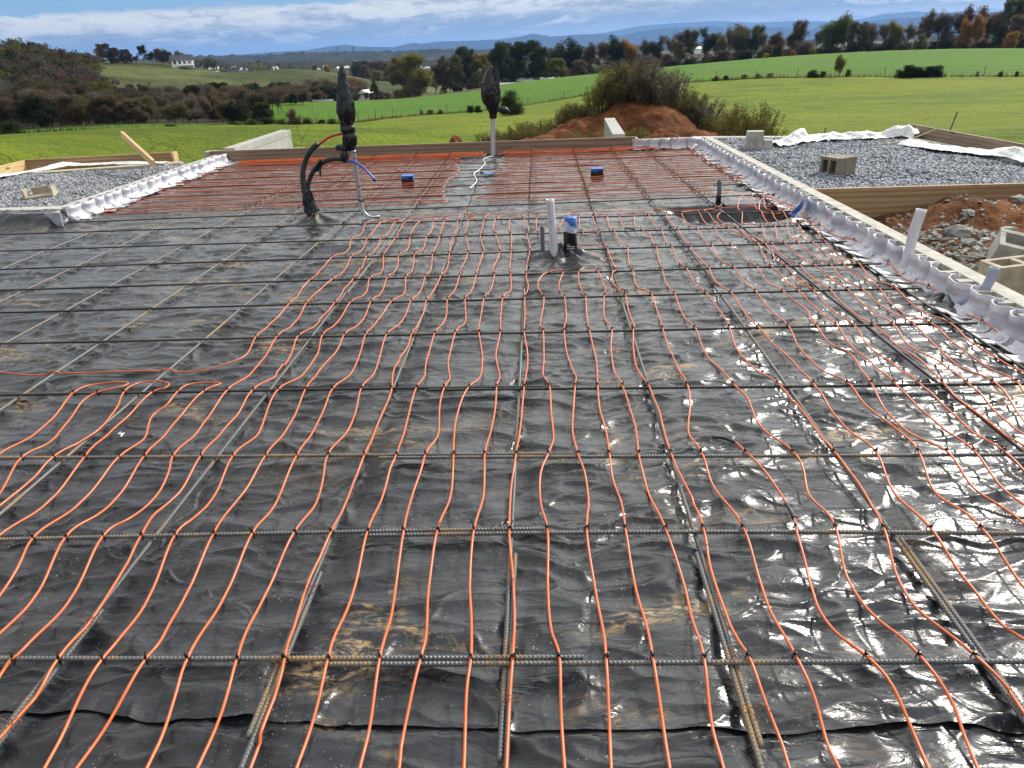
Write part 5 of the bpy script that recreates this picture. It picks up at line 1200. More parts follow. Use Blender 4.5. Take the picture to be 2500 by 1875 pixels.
tubething(rel([fr(1822, 485), fr(1840, 600), fr(1860, 640)], far_r), .008, 'foil_edge', 'bracket', parent=far_r, n=6)

# litter on the sheet
for (px, py, s, lb) in ((300, 1061, .028, 'crumpled pale scrap on the sheet beside the left tubes'), (878, 547, .03, 'white scrap under the bent conduits')):
    p = G(px, py, -0.02); rs = np.random.default_rng(int(px)); mb = MB(); vs = [(rs.normal(0, s * .6), rs.normal(0, s * .5), rs.uniform(0, s * .8)) for _ in range(6)]
    mb.add(vs, [(0, 1, 2), (1, 2, 3), (2, 3, 4), (3, 4, 5), (0, 2, 4), (1, 3, 5)]); o = mb.build('litter', M['paper_white'], loc=tuple(p)); tag(o, lb, 'litter')

# ------------------------------------------------------------------ white sheeting round the forms
def drape(path, w0, hump, name, label, seed, z0=0.06, nseg=120, nw=26, rg_=1.0):
    P = catmull(np.array([(a, b_, 0) for a, b_ in path]), 0.05)[:, :2]
    L = np.concatenate([[0], np.cumsum(np.linalg.norm(np.diff(P, axis=0), axis=1))]); s = np.linspace(0, L[-1], nseg)
    C = np.stack([np.interp(s, L, P[:, 0]), np.interp(s, L, P[:, 1])], -1); T = np.gradient(C, axis=0); T /= np.linalg.norm(T, axis=1)[:, None]; N = np.stack([-T[:, 1], T[:, 0]], -1)
    u = np.linspace(-1, 1, nw); S_, U = np.meshgrid(s, u, indexing='ij')
    h = np.interp(S_ / L[-1], np.linspace(0, 1, len(hump)), hump)
    wd = w0 * (1 + 0.35 * pn(S_ * 1.7, U * 0, seed)); 
    z = z0 + h * np.exp(-(U * 1.5) ** 2) * (1 + .3 * pn(S_ * 3, U * 1.5, seed + 1)) + 0.05 * rg_ * np.abs(pn(S_ * 4 + U, U * 2, seed + 2)) + .02 * rg_ * np.abs(pn(S_ * 11, U * 5, seed + 3))
    X_ = C[:, 0][:, None] + N[:, 0][:, None] * U * wd; Y_ = C[:, 1][:, None] + N[:, 1][:, None] * U * wd
    i2 = (np.arange(nseg - 1)[:, None] * nw + np.arange(nw - 1)[None]).ravel()
    o = mesh_obj(name, np.stack([X_.ravel(), Y_.ravel(), z.ravel()], -1), np.stack([i2, i2 + 1, i2 + nw + 1, i2 + nw], -1), M['film'], smooth=True); tag(o, label, 'plastic sheet', 'white plastic sheeting at the gravel beds')
a0 = G(1885, 352, .07); a1 = G(2015, 338, .07); a2 = G(2190, 332, .07); a3 = G(2240, 335, .07)
drape([a0[:2], (a0[:2] + a1[:2]) / 2, a1[:2], a2[:2], a3[:2]], 0.17, [.02, .04, .14, .17, .05, .05, .09, .06, .08, .08, .05, .16, .18, .05], 'plastic_sheet', 'rumpled white plastic sheeting heaped on the kerb behind the right gravel bed', 140, .05)
b1 = G(2215, 348, .08); b2 = G(2360, 372, .05); b3 = G(2470, 378, .08); b4 = G(2560, 402, .05)
drape([b1[:2], b2[:2], b3[:2], b4[:2]], 0.18, [.06, .03, .02, .03, .03, .03, .08, .11, .05, .03], 'plastic_sheet', 'white plastic sheeting along the far side of the right gravel bed', 150, .06, rg_=.6)
c0 = G(-60, 440, .06); c1 = G(60, 422, .06); c2 = G(170, 405, .06); c3 = G(300, 400, .06); c4 = G(405, 398, .06)
drape([c0[:2], c1[:2], c2[:2], c3[:2], c4[:2]], 0.12, [.0, .01, .01, .02, .05, .01, .02, .03, .01, .0], 'plastic_sheet', 'white plastic sheeting along the foot of the left form board', 160, .062, rg_=.35)
tubething([tuple(G(2290, 313, .35)), tuple(G(2240, 333, .16)), tuple(G(2210, 344, .10)), tuple(G(2140, 352, .07))], .006, 'string', 'string', 'pale mason string stretched from the far right board', 'string', n=5)

# ------------------------------------------------------------------ vegetation
def leaf_cloud(rs, centers, radii, n, size, flatten=1.0, shell=0.45, slim=0.6, up=0.0):
    """n small bent leaf quads spread through ellipsoidal clumps"""
    w_ = radii ** 2; w_ = w_ / w_.sum(); k = rs.choice(len(centers), n, p=w_)
    d = rs.normal(size=(n, 3)); d /= np.linalg.norm(d, axis=1)[:, None]; r = radii[k] * (shell + (1 - shell) * rs.random(n)) ** 0.8
    c = centers[k] + d * r[:, None] * np.array([1, 1, flatten]); s = size * rs.uniform(.6, 1.4, n)
    a = rs.normal(size=(n, 3)) + np.array([0, 0, up]); a /= np.linalg.norm(a, axis=1)[:, None]; b_ = np.cross(a, rs.normal(size=(n, 3))); b_ /= np.linalg.norm(b_, axis=1)[:, None]
    V = np.stack([c - a * s[:, None], c + b_ * s[:, None] * slim, c + a * s[:, None], c - b_ * s[:, None] * slim], 1).reshape(-1, 3)
    return V, np.arange(4 * n).reshape(-1, 4)
def branches(rs, H, spread, levels=3, r0=0.02, base_frac=0.3, upright=0.6, nb=(7, 4, 4)):
    """returns list of polylines with radii"""
    out = []; tips = []
    def grow(p, d, L, r, lev):
        pts = [p]; dd = d.copy()
        for k in range(4):
            dd = dd + rs.normal(0, 0.13, 3) + np.array([0, 0, 0.06]); dd /= np.linalg.norm(dd); pts.append(pts[-1] + dd * L / 4)
        out.append((np.array(pts), r, r * (0.35 if lev == 0 else .3)))
        if lev == levels: tips.append(pts[-1]); tips.append(pts[2]); return
        for q in range(nb[lev]):
            t_ = rs.uniform(base_frac if lev == 0 else .25, 1.0); i_ = min(3, int(t_ * 4)); bp = pts[i_] + (pts[i_ + 1] - pts[i_]) * (t_ * 4 - i_)
            a = rs.uniform(0, 6.28); side = np.array([math.cos(a), math.sin(a), 0]); nd = dd * upright + side * (1 - upright) * spread + np.array([0, 0, .15]); nd /= np.linalg.norm(nd)
            grow(bp, nd, L * rs.uniform(.38, .58) * (1.15 - .4 * t_ if lev == 0 else 1), r * .45, lev + 1)
    grow(np.zeros(3), np.array([rs.normal(0, .04), rs.normal(0, .04), 1.0]), H, H * r0, 0)
    return out, np.array(tips)
def branch_mesh(br, nmin=3):
    V, Fs, n0 = [], [], 0
    for P, ra, rb_ in br:
        n = 6 if ra > 0.06 else 4 if ra > .03 else 3
        v, f = tube_mesh(P, np.linspace(ra, rb_, len(P)), n, False); V.append(v); Fs.append(f + n0); n0 += len(v)
    return np.vstack(V), np.vstack(Fs)
TREE = {}
def make_variant(kind, seed):
    rs = np.random.default_rng(seed); H = 10.0
    def cat2(a, b2): return np.vstack([a[0], b2[0]]), np.vstack([a[1], b2[1] + len(a[0])])
    if kind == 'bare':
        br, tips = branches(rs, H * .60, 1.2, 3, .020, .15, .55, (10, 5, 4)); tv, tf = branch_mesh(br)
        lv, lf = cat2(leaf_cloud(rs, tips, np.full(len(tips), .9), 5200, .42, 1, .1, .045, 1.2), leaf_cloud(rs, tips, np.full(len(tips), .7), 900, .13, 1, .1))
    elif kind == 'leafy':
        br, tips = branches(rs, H * .60, 1.4, 2, .024, .12, .50, (12, 6)); tv, tf = branch_mesh(br)
        lv, lf = cat2(leaf_cloud(rs, tips, rs.uniform(.7, 1.5, len(tips)), 9000, .15, .85, .15), leaf_cloud(rs, tips, np.full(len(tips), 1.0), 1200, .4, 1, .1, .05, 1.0))
    elif kind == 'dense':
        br, tips = branches(rs, H * .5, 1.2, 2, .026, .2, .5, (10, 5)); tv, tf = branch_mesh(br)
        n = 90; th = rs.uniform(0, 6.28, n); ph = rs.uniform(0, 1, n) ** .9; zz = .9 + 8.0 * ph; rad = 3.6 * np.sqrt(np.clip(1 - ((zz - 4.4) / 5.2) ** 2, .02, 1)) * rs.uniform(.5, 1.0, n)
        cen = np.stack([np.cos(th) * rad, np.sin(th) * rad, zz], -1); lv, lf = leaf_cloud(rs, cen, rs.uniform(.5, 1.4, n), 15000, .16, .8, .3)
    elif kind == 'cedar':
        br, tips = branches(rs, H * .9, .5, 1, .014, .1, .4, (14,)); tv, tf = branch_mesh(br)
        n = 60; zz = rs.uniform(.3, 9.6, n); rad = 1.9 * (1 - zz / 10.2) ** .7 * rs.uniform(.5, 1, n); th = rs.uniform(0, 6.28, n)
        lv, lf = leaf_cloud(rs, np.stack([np.cos(th) * rad, np.sin(th) * rad, zz], -1), .35 + .5 * (1 - zz / 10), 7000, .13, 1.1, .3)
    elif kind == 'sparse':
        br, tips = branches(rs, H * .62, 1.2, 3, .020, .2, .55, (9, 5, 4)); tv, tf = branch_mesh(br)
        lv, lf = cat2(leaf_cloud(rs, tips, rs.uniform(.5, 1.0, len(tips)), 4600, .15, .8, .1), leaf_cloud(rs, tips, np.full(len(tips), .9), 3200, .4, 1, .1, .045, 1.0))
    elif kind == 'weed':     # many upright leafy stems from a broad foot; 10 units tall
        br = []; cen = []
        for q in range(95):
            a = rs.uniform(0, 6.28); r0_ = 3.6 * math.sqrt(rs.random()); hh = rs.uniform(4.5, 10) * (1 - .055 * r0_ ** 1.2); b0_ = np.array([r0_ * math.cos(a), r0_ * math.sin(a), -.4])
            le = np.array([math.cos(a) * .25 * r0_ + rs.normal(0, .5), math.sin(a) * .25 * r0_ + rs.normal(0, .5), 0]); pl = np.array([b0_, b0_ + le * .3 + [0, 0, hh * .4], b0_ + le * .7 + [0, 0, hh * .75], b0_ + le * 1.2 + [0, 0, hh]])
            br.append((pl, .05, .02)); cen += [pl[1] * .5 + pl[2] * .5, pl[2], pl[3] * .6 + pl[2] * .4, pl[1]]
            for _ in range(3):
                p0_ = pl[1] + (pl[3] - pl[1]) * rs.random(); br.append((np.array([p0_, p0_ + np.array([rs.normal(0, .6), rs.normal(0, .6), rs.uniform(.4, 1.3)])]), .03, .015))
        tv, tf = branch_mesh(br); cen = np.array(cen); lv, lf = leaf_cloud(rs, cen, rs.uniform(.4, .9, len(cen)), 9000, .17, 1.3, .05, .4, .5)
    else:  # bush
        br, tips = branches(rs, H * .50, 1.9, 2, .008, .02, .40, (18, 7)); tv, tf = branch_mesh(br)
        lv, lf = cat2(leaf_cloud(rs, np.vstack([tips, tips * np.array([1, 1, .45])]), rs.uniform(.7, 1.5, 2 * len(tips)), 7500, .17, .9, .1), leaf_cloud(rs, tips, np.full(len(tips), 1.1), 1500, .5, 1, .1, .05, 1.0))
    kk = 10.0 / np.percentile(lv[:, 2], 99.3); lv = lv * kk; tv = tv * kk
    t_ = bpy.data.meshes.new('trunk'); tmp = mesh_obj('trunk', tv, tf, M['bark'], smooth=True); t_ = tmp.data; bpy.data.objects.remove(tmp)
    tmp = mesh_obj('crown', lv, lf, M['leaf']); c_ = tmp.data; bpy.data.objects.remove(tmp)
    return t_, c_
for kind, ns in (('bare', 3), ('leafy', 3), ('dense', 3), ('cedar', 2), ('sparse', 3), ('bush', 3), ('weed', 3)):
    TREE[kind] = [make_variant(kind, 500 + 17 * q + hash(kind[0]) % 1 + ord(kind[0])) for q in range(ns)]
COL = {'olive': (.070, .066, .030), 'brown': (.080, .062, .044), 'dkgreen': (.030, .038, .018), 'green': (.055, .072, .020), 'yellow': (.24, .19, .025), 'orange': (.21, .115, .035),
       'rust': (.105, .064, .040), 'yolive': (.115, .105, .030), 'grey': (.092, .080, .068), 'red': (.100, .066, .052), 'lime': (.095, .108, .026)}
COL = {k_: tuple(min(.6, a_ * 1.5) for a_ in c_) for k_, c_ in COL.items()}
DESC = {'bare': 'bare grey brown', 'leafy': 'leafy', 'dense': 'full rounded', 'cedar': 'narrow pointed', 'sparse': 'thin half bare', 'bush': 'bushy', 'weed': 'weedy'}
CN = {'olive': 'olive', 'brown': 'brown', 'dkgreen': 'dark green', 'green': 'green', 'yellow': 'yellow', 'orange': 'orange', 'rust': 'rust red', 'yolive': 'yellow olive', 'grey': 'grey', 'red': 'red brown', 'lime': 'light green'}
def plant(kind, col, x, y, h, label, group, name='tree', cat='tree', wx=1.0, z=None, seed=None):
    if z is None: z = float(ground_z(x, y)[0])
    v = TREE[kind][(seed if seed is not None else random.randrange(99)) % len(TREE[kind])]
    root = empty(name, (x, y, z - .02 * h), random.uniform(0, 6.28)); s = h / 10.0; root.scale = (s * wx, s * wx, s)
    jit = random.uniform(.85, 1.2); c = COL[col]
    for me, nm in ((v[0], 'trunk'), (v[1], 'crown')):
        o = bpy.data.objects.new(nm, me); scene.collection.objects.link(o); o.parent = root
        o.color = (c[0] * jit, c[1] * jit, c[2] * jit, 1)
    tag(root, label, cat, group); return root
def tree_px(kind, col, px, base_py, top_py, dist, where, group='trees', wx=1.0, name='tree', cat='tree', seed=None):
    """stands on the terrain where the sight line px crosses distance dist; height from the two sight lines"""
    p = DD(px, base_py, dist); zt = DD(px, top_py, dist)[2]; z = float(ground_z(p[0], p[1])[0]); zb = min(z, p[2])
    h = max(zt - z, 0.5)
    lab = f'{CN[col]} {DESC[kind]} {cat} {where}'.replace(' ,', ',')
    if len(lab.replace('-', ' ').split()) > 15: lab = f'{CN[col].split()[-1]} {cat} {where}'
    return plant(kind, col, p[0], p[1], h, lab, group, name, cat, wx, z, seed)

# trees on the ridge behind the green field (left to right)
RIDGE = [('dense', 'yolive', 1000, 225, 136, 205, 1.15, 'rounded crown standing alone at the left end of the green crest'), ('sparse', 'grey', 1062, 215, 160, 215, 1.0, 'in the gap right of the lone rounded tree'),
 ('dense', 'olive', 1100, 215, 140, 215, .8, 'low one left of the tall pair behind the far bag'), ('dense', 'dkgreen', 1140, 212, 118, 225, .62, 'tall one behind the far bag'), ('dense', 'yolive', 1175, 210, 135, 222, .8, 'lower right of the tall one behind the far bag'),
 ('dense', 'dkgreen', 1235, 205, 108, 205, .95, 'left half of the big dark clump'), ('dense', 'dkgreen', 1285, 200, 104, 208, 1.0, 'top of the big dark clump'), ('dense', 'dkgreen', 1320, 195, 118, 205, .7, 'right shoulder of the big dark clump'),
 ('leafy', 'olive', 1362, 190, 108, 230, .8, 'just right of the big dark clump'), ('dense', 'lime', 1358, 192, 146, 198, 1.25, 'low pale one in front of the ridge above the white shed'), ('dense', 'red', 1415, 188, 150, 200, 1.1, 'low dark red one beside the pale one'),
 ('leafy', 'dkgreen', 1405, 180, 99, 230, .75, 'dark upright one right of the clump'), ('sparse', 'brown', 1440, 178, 110, 225, 1.0, 'thin one after the dark upright one'), ('sparse', 'brown', 1470, 175, 106, 232, .9, 'second thin one after the dark upright one'),
 ('leafy', 'dkgreen', 1505, 172, 92, 228, .7, 'tall one with a notched top left of the orange one'), ('leafy', 'orange', 1538, 170, 100, 228, .6, 'slim one mid ridge'), ('bare', 'grey', 1570, 170, 100, 228, .8, 'right of the slim orange one'),
 ('sparse', 'dkgreen', 1605, 168, 92, 226, .9, 'wide topped one before the leaning bare trees'), ('bare', 'grey', 1640, 166, 92, 222, .6, 'tall leaning one with open crown'), ('leafy', 'yolive', 1655, 165, 105, 220, .6, 'yellowing one left of the white roof'),
 ('bush', 'red', 1590, 168, 138, 200, 1.6, 'rounded thicket below mid ridge'), ('bare', 'grey', 1672, 164, 78, 222, .7, 'first tall one above the white roof'), ('sparse', 'olive', 1695, 162, 74, 222, .7, 'second tall one above the white roof'),
 ('sparse', 'dkgreen', 1722, 160, 72, 222, .8, 'flat topped tall one right of the white roof'), ('bare', 'grey', 1745, 158, 86, 222, .6, 'thin one right of the flat topped tree'), ('bare', 'grey', 1775, 157, 68, 226, .7, 'tall one before the leafy group'),
 ('leafy', 'yolive', 1758, 158, 88, 218, .5, 'small yellowing one before the leafy group'), ('leafy', 'olive', 1808, 155, 64, 222, .75, 'left of the tall leafy group'), ('leafy', 'green', 1840, 153, 66, 222, .6, 'right of the tall leafy group'),
 ('bare', 'grey', 1865, 152, 84, 220, .8, 'behind the orange thicket'), ('leafy', 'rust', 1890, 150, 84, 218, .8, 'rusty one left of the lone tall tree'), ('leafy', 'brown', 1940, 146, 54, 215, .62, 'lone tall one standing clear of the ridge'),
 ('dense', 'dkgreen', 1895, 152, 114, 200, .8, 'small one at the foot of the rusty tree'), ('bush', 'yellow', 1868, 155, 130, 198, 1.4, 'bright shrub at the field edge'), ('bush', 'orange', 1935, 150, 124, 198, 1.2, 'small shrub at the field edge'),
 ('bush', 'yolive', 1985, 145, 120, 198, 1.3, 'shrub right of the lone tall tree'), ('leafy', 'green', 2030, 140, 42, 215, .8, 'green topped one right of the lone tall tree'), ('sparse', 'brown', 2060, 138, 50, 218, .8, 'thin one behind the green topped tree'),
 ('dense', 'olive', 2090, 136, 58, 210, .85, 'broad tan crowned one mid right'), ('bare', 'grey', 2125, 135, 60, 215, .9, 'fan shaped one right of the broad crown'), ('sparse', 'grey', 2000, 142, 78, 222, .9, 'faint one between the two tall trees'),
 ('bare', 'grey', 2160, 132, 62, 215, .8, 'in the low stretch of the ridge'), ('leafy', 'yolive', 2180, 130, 54, 216, .55, 'yellow topped one in the low stretch'), ('bare', 'grey', 2210, 130, 60, 216, .9, 'last one of the low stretch'),
 ('bush', 'lime', 2240, 128, 84, 205, .7, 'pale one at the foot of the tall group'), ('sparse', 'brown', 2255, 127, 30, 212, .8, 'first of the tall right group'), ('bare', 'grey', 2285, 126, 34, 214, .9, 'second of the tall right group'),
 ('bare', 'grey', 2310, 125, 36, 214, .9, 'third of the tall right group'), ('sparse', 'brown', 2345, 124, 20, 214, .9, 'fourth of the tall right group'), ('leafy', 'orange', 2378, 124, 40, 205, .5, 'bright one in the tall right group'),
 ('sparse', 'red', 2395, 123, 20, 216, .9, 'behind the bright orange one'), ('leafy', 'orange', 2352, 124, 50, 206, .45, 'small bright one in the tall right group'), ('dense', 'green', 2455, 121, 2, 214, .62, 'tallest one near the right edge'),
 ('bush', 'orange', 2458, 121, 78, 200, .9, 'low one under the tallest tree'), ('sparse', 'brown', 2425, 122, 36, 212, .9, 'left of the tallest tree'), ('sparse', 'red', 2490, 120, 40, 208, .9, 'at the right edge of the photo'),
 ('sparse', 'brown', 2530, 120, 20, 212, .9, 'just beyond the right edge')]
for q, (k, c, px, b_, tp, d, wx, wh) in enumerate(RIDGE):
    tree_px(k, c, px, b_, tp - (4 if k != 'bush' else 0), d, 'on ridge, ' + wh, 'trees on the ridge behind the green field', (wx if k == 'bush' else wx * 1.15) , seed=q)
rs = random.Random(3)
for q in range(46):           # understorey thicket along the ridge foot
    px = 1370 + q * 25 + rs.uniform(-8, 8); bpy_ = np.interp(px, [1250, 1600, 2000, 2250, 2500], [203, 166, 132, 121, 118]); d = rs.uniform(203, 225)
    tree_px('bush', rs.choice(['brown', 'olive', 'grey', 'brown', 'dkgreen', 'rust']), px, bpy_ + 2, bpy_ - rs.uniform(14, 34), d, f'{nth(min(q, 37)) if q < 38 else "far"} from the left in the thicket at the ridge foot', 'undergrowth at the foot of the ridge', rs.uniform(1.4, 2.4), 'bush', 'bush')

# left valley wood: front rows of single trees, then the wood behind as one mass
q = 0
KL = [('bare', 'grey'), ('sparse', 'brown'), ('bare', 'brown'), ('dense', 'dkgreen'), ('leafy', 'olive'), ('dense', 'brown'), ('bare', 'grey'), ('leafy', 'brown')]
sec = ['left edge', 'left', 'centre left', 'middle', 'centre right', 'right end']
DFX, DFY = [-60, 0, 200, 650, 710, 800, 980], [122, 118, 106, 102, 140, 156, 170]
for row, (dd0, t_lo, t_hi) in enumerate(((0, 22, 48), (16, 10, 30), (36, 3, 20), (66, -4, 8))):
    nk = 34 if row < 2 else 30
    for k in range(nk):
        px = -40 + (k + rs.uniform(.1, .9)) * (1000 / nk)
        top = np.interp(px, [0, 150, 230, 400, 650, 750, 900, 980], [188, 195, 206, 206, 202, 194, 205, 222]) + rs.uniform(t_lo, t_hi)
        kind, col = rs.choice(KL); d = np.interp(px, DFX, DFY) + dd0 * (1 if px < 660 else .6) + rs.uniform(-4, 4)
        p = DD(px, 280, d); z = float(ground_z(p[0], p[1])[0]); h = max(DD(px, top, d)[2] - z, 1.5); rname = ['front', 'second', 'third', 'back'][row]
        plant(kind, col, p[0], p[1], h, f'{CN[col]} {DESC[kind]} tree, {nth(k)} from left, {rname} row of valley wood', 'trees of the valley wood on the left', wx=rs.uniform(1.0, 1.6), z=z)
for (k, c, px, b_, tp, d, wx, wh) in (('dense', 'yolive', 272, 292, 198, 130, .9, 'golden green crown standing out of the valley wood'), ('dense', 'dkgreen', 480, 292, 208, 122, .8, 'dark crown in the middle of the valley wood'), ('leafy', 'yellow', 545, 300, 262, 104, .8, 'small one at the foot of the valley wood'),
      ('cedar', 'dkgreen', 638, 292, 202, 122, .9, 'pointed one at the right of the valley wood'), ('cedar', 'dkgreen', 915, 236, 196, 185, 1.4, 'dark pointed one beside the near green crest'), ('leafy', 'rust', 870, 238, 192, 200, 1.3, 'rusty one behind the near green crest'),
      ('leafy', 'brown', 800, 240, 192, 195, 1.3, 'brown one just right of the big bag')):
    tree_px(k, c, px, b_, tp, d, wh, 'trees of the valley wood on the left', wx)
def wood_mass(name, pts_fn, n, hrange, cols, label, seed, size=.5, per=260):
    rs_ = np.random.default_rng(seed); V, Fq, n0 = [], [], 0; mats = []
    P = pts_fn(rs_, n); z = ground_z(P[:, 0], P[:, 1]); VV3 = [[] for _ in cols]
    for k in range(len(P)):
        h = rs_.uniform(*hrange); m_ = 9; cen = np.stack([rs_.normal(0, h * .2, m_), rs_.normal(0, h * .2, m_), h * rs_.uniform(.35, .92, m_)], -1)
        v, f = leaf_cloud(rs_, cen, rs_.uniform(.13, .24, m_) * h, per, size, .8, .2); v = v + np.array([P[k, 0], P[k, 1], z[k]]); VV3[rs_.integers(len(cols))].append(v)
    V = np.vstack([np.vstack(v) for v in VV3 if v]); cnt_ = [len(np.vstack(v)) // 4 if v else 0 for v in VV3]
    Fq = np.arange(len(V)).reshape(-1, 4); fm = np.concatenate([np.full(c, i) for i, c in enumerate(cnt_)])
    mt = [leaf_mat('wood_' + c, tuple(a * .8 for a in COL[c]), tuple(a * 1.2 for a in COL[c])) for c in cols]
    o = mesh_obj(name, V, Fq, mt, fmat=fm); tag(o, label, 'wood', kind='stuff'); return o
def slope_pts(pxr, dr, cond=None):
    def fn(rs_, n):
        out = []
        while len(out) < n:
            px = rs_.uniform(*pxr); d = rs_.uniform(*dr)
            if cond and not cond(px, d): continue
            p = DD(px, 200, d); out.append((p[0], p[1]))
        return np.array(out)
    return fn
WC = ['brown', 'olive', 'dkgreen', 'grey', 'yolive', 'rust']
wood_mass('woodland', slope_pts((-250, 250), (225, 370), lambda px, d: px < np.interp(d, [225, 300, 340, 370], [700, 225, 245, 258])), 420, (6, 9), WC, 'dense autumn wood covering the far left hillside', 71, .42, 300)
wood_mass('woodland', slope_pts((-250, 640), (135, 250)), 330, (2.6, 4.2), ['brown', 'grey', 'olive', 'dkgreen'], 'bare brown wood filling the valley below the left meadow hill', 73, .36, 240)
wood_mass('woodland', slope_pts((560, 1020), (235, 300)), 90, (3, 5), ['brown', 'grey', 'olive', 'rust'], 'brown wood in the dip behind the big bag', 74, .36, 240)
wood_mass('woodland', slope_pts((400, 2600), (520, 900)), 420, (8, 13), WC, 'distant broken woods on the valley floor beyond the fields', 75, .8, 90)
# treeline on the meadow hill and trees beside the house
for (k, c, px, b_, tp, d, wx, wh) in (('dense', 'brown', 262, 158, 110, 415, 1.0, 'first rounded one'), ('dense', 'brown', 285, 155, 120, 415, .9, 'second rounded one'), ('dense', 'brown', 312, 154, 124, 415, 1.0, 'third rounded one'), ('sparse', 'dkgreen', 352, 153, 114, 420, .8, 'tall open one'), ('sparse', 'brown', 372, 153, 130, 420, 1.2, 'one right of the tall open one'),
      ('leafy', 'brown', 395, 153, 123, 420, 1.0, 'one left of the house'), ('leafy', 'brown', 412, 153, 124, 420, .9, 'one next to the house'), ('sparse', 'grey', 440, 152, 128, 440, 1.4, 'pale one behind the house'), ('sparse', 'grey', 335, 153, 138, 420, 1.4, 'low one left of the tall open one')):
    tree_px(k, c, px, b_, tp - 4, d, 'on the meadow hill, ' + wh, 'trees on the crest of the meadow hill', wx * 1.2)
for (k, c, px, b_, tp, d, wx, wh) in (('dense', 'yellow', 800, 178, 158, 430, 1.3, 'bright yellow one on the far side of the small meadow'), ('dense', 'rust', 770, 177, 160, 430, 1.2, 'next to the yellow tree'), ('dense', 'red', 890, 180, 158, 460, 1.0, 'pink brown one beyond the small meadow'), ('leafy', 'dkgreen', 872, 182, 150, 450, 1.0, 'tall one beyond the small meadow'),
      ('dense', 'brown', 930, 178, 148, 480, 2.0, 'wide grove beyond the small meadow'), ('dense', 'dkgreen', 888, 175, 148, 520, 1.2, 'dark one behind the wide grove'), ('bush', 'yolive', 920, 190, 172, 410, 1.6, 'low one at the meadow edge')):
    tree_px(k, c, px, b_, tp, d, wh, 'trees beyond the small meadow', wx)

# hedgerow bushes
HR = [(1985, 193, 176, 92, 1.7, 'dkgreen', 'round dark bush at the left of the fence clump'), (2008, 192, 178, 92, 1.3, 'olive', 'low bush joined to the fence clump'), (2070, 195, 175, 92, .9, 'olive', 'small thin bush right of the tall fence shrub'),
      (2210, 195, 167, 88, 1.6, 'dkgreen', 'left third of the long dark hedge'), (2236, 195, 170, 88, 1.6, 'dkgreen', 'centre of the long dark hedge'), (2262, 194, 169, 88, 1.6, 'dkgreen', 'right third of the long dark hedge'), (2285, 193, 168, 88, 1.4, 'dkgreen', 'right tip of the long dark hedge'),
      (1875, 203, 192, 94, 1.8, 'olive', 'low bush at the right of the left hedge run'), (1850, 205, 195, 94, 1.6, 'olive', 'second low bush of the left hedge run'), (1815, 208, 199, 94, 1.6, 'olive', 'third low bush of the left hedge run'), (1772, 213, 202, 94, 1.6, 'dkgreen', 'fourth low bush of the left hedge run'), (1745, 215, 207, 94, 1.6, 'olive', 'last low bush of the left hedge run'),
      (1250, 266, 232, 60, 1.0, 'dkgreen', 'dark thorny bush right of the far bag'), (1150, 277, 262, 80, 1.2, 'dkgreen', 'small bush left of the far bag'), (1168, 275, 262, 80, 1.2, 'dkgreen', 'bush beside the far bag'), (1050, 288, 274, 84, 1.9, 'dkgreen', 'dark bush on the fence between the two bags'), (1030, 290, 279, 84, 1.2, 'olive', 'small bush on the fence between the two bags'), (1075, 287, 278, 84, 1.3, 'olive', 'thin bush on the fence between the two bags'),
      (2440, 190, 182, 88, 1.0, 'olive', 'small fence bush near the right edge'), (2480, 190, 178, 88, .8, 'olive', 'fence bush at the right edge'), (2385, 190, 178, 88, .6, 'grey', 'tiny bare fence bush')]
for px, b_, tp, d, wx, c, wh in HR: tree_px('bush', c, px, b_, tp - .3 * (b_ - tp), d, ', ' + wh, 'bushes along the field fence', wx, 'bush', 'bush')
tree_px('leafy', 'yolive', 2046, 196, 134, 92, 'rising alone from the field fence', 'bushes along the field fence', .55)
LB = [(180, 345, 318, 58, 1.2, 'grey', 'tall bare bush left of the leaning plank'), (140, 338, 326, 60, 1.0, 'grey', 'thin bare bush at far left'), (20, 325, 300, 62, 1.5, 'dkgreen', 'dark bush at the left edge'), (270, 340, 322, 60, 1.5, 'dkgreen', 'dark bush behind the leaning plank'), (385, 336, 318, 60, 1.5, 'dkgreen', 'dark bush right of the leaning plank'),
      (430, 335, 308, 60, 1.4, 'dkgreen', 'round bush above the left form corner'), (490, 330, 310, 62, 1.5, 'dkgreen', 'bush in the hedge left of the hoses'), (530, 326, 308, 62, 1.6, 'dkgreen', 'wide bush in the hedge left of the hoses'), (570, 322, 302, 62, 1.6, 'dkgreen', 'bush in the hedge above the left block wall'), (620, 320, 296, 62, 1.6, 'dkgreen', 'bush above the end of the left block wall'),
      (655, 320, 292, 62, 1.5, 'dkgreen', 'bush just left of the hoses'), (690, 319, 295, 62, 1.5, 'olive', 'bush behind the foam hoses'), (722, 318, 275, 62, .8, 'brown', 'tall thin bush behind the hoses'), (755, 317, 292, 62, 1.2, 'olive', 'thin bush left of the big bag'), (785, 316, 296, 62, 1.4, 'dkgreen', 'bush left of the big bag'), (812, 314, 294, 62, 1.5, 'dkgreen', 'dark bush touching the big bag'),
      (100, 335, 320, 62, 1.0, 'grey', 'thin shrub at the far left of the hedge'), (330, 338, 326, 60, 1.8, 'dkgreen', 'low hedge bush behind the plank')]
for px, b_, tp, d, wx, c, wh in LB: tree_px('bush', c, px, b_, tp - .2 * (b_ - tp), d, ', ' + wh, 'bushes along the lower hedge', wx, 'bush', 'bush')

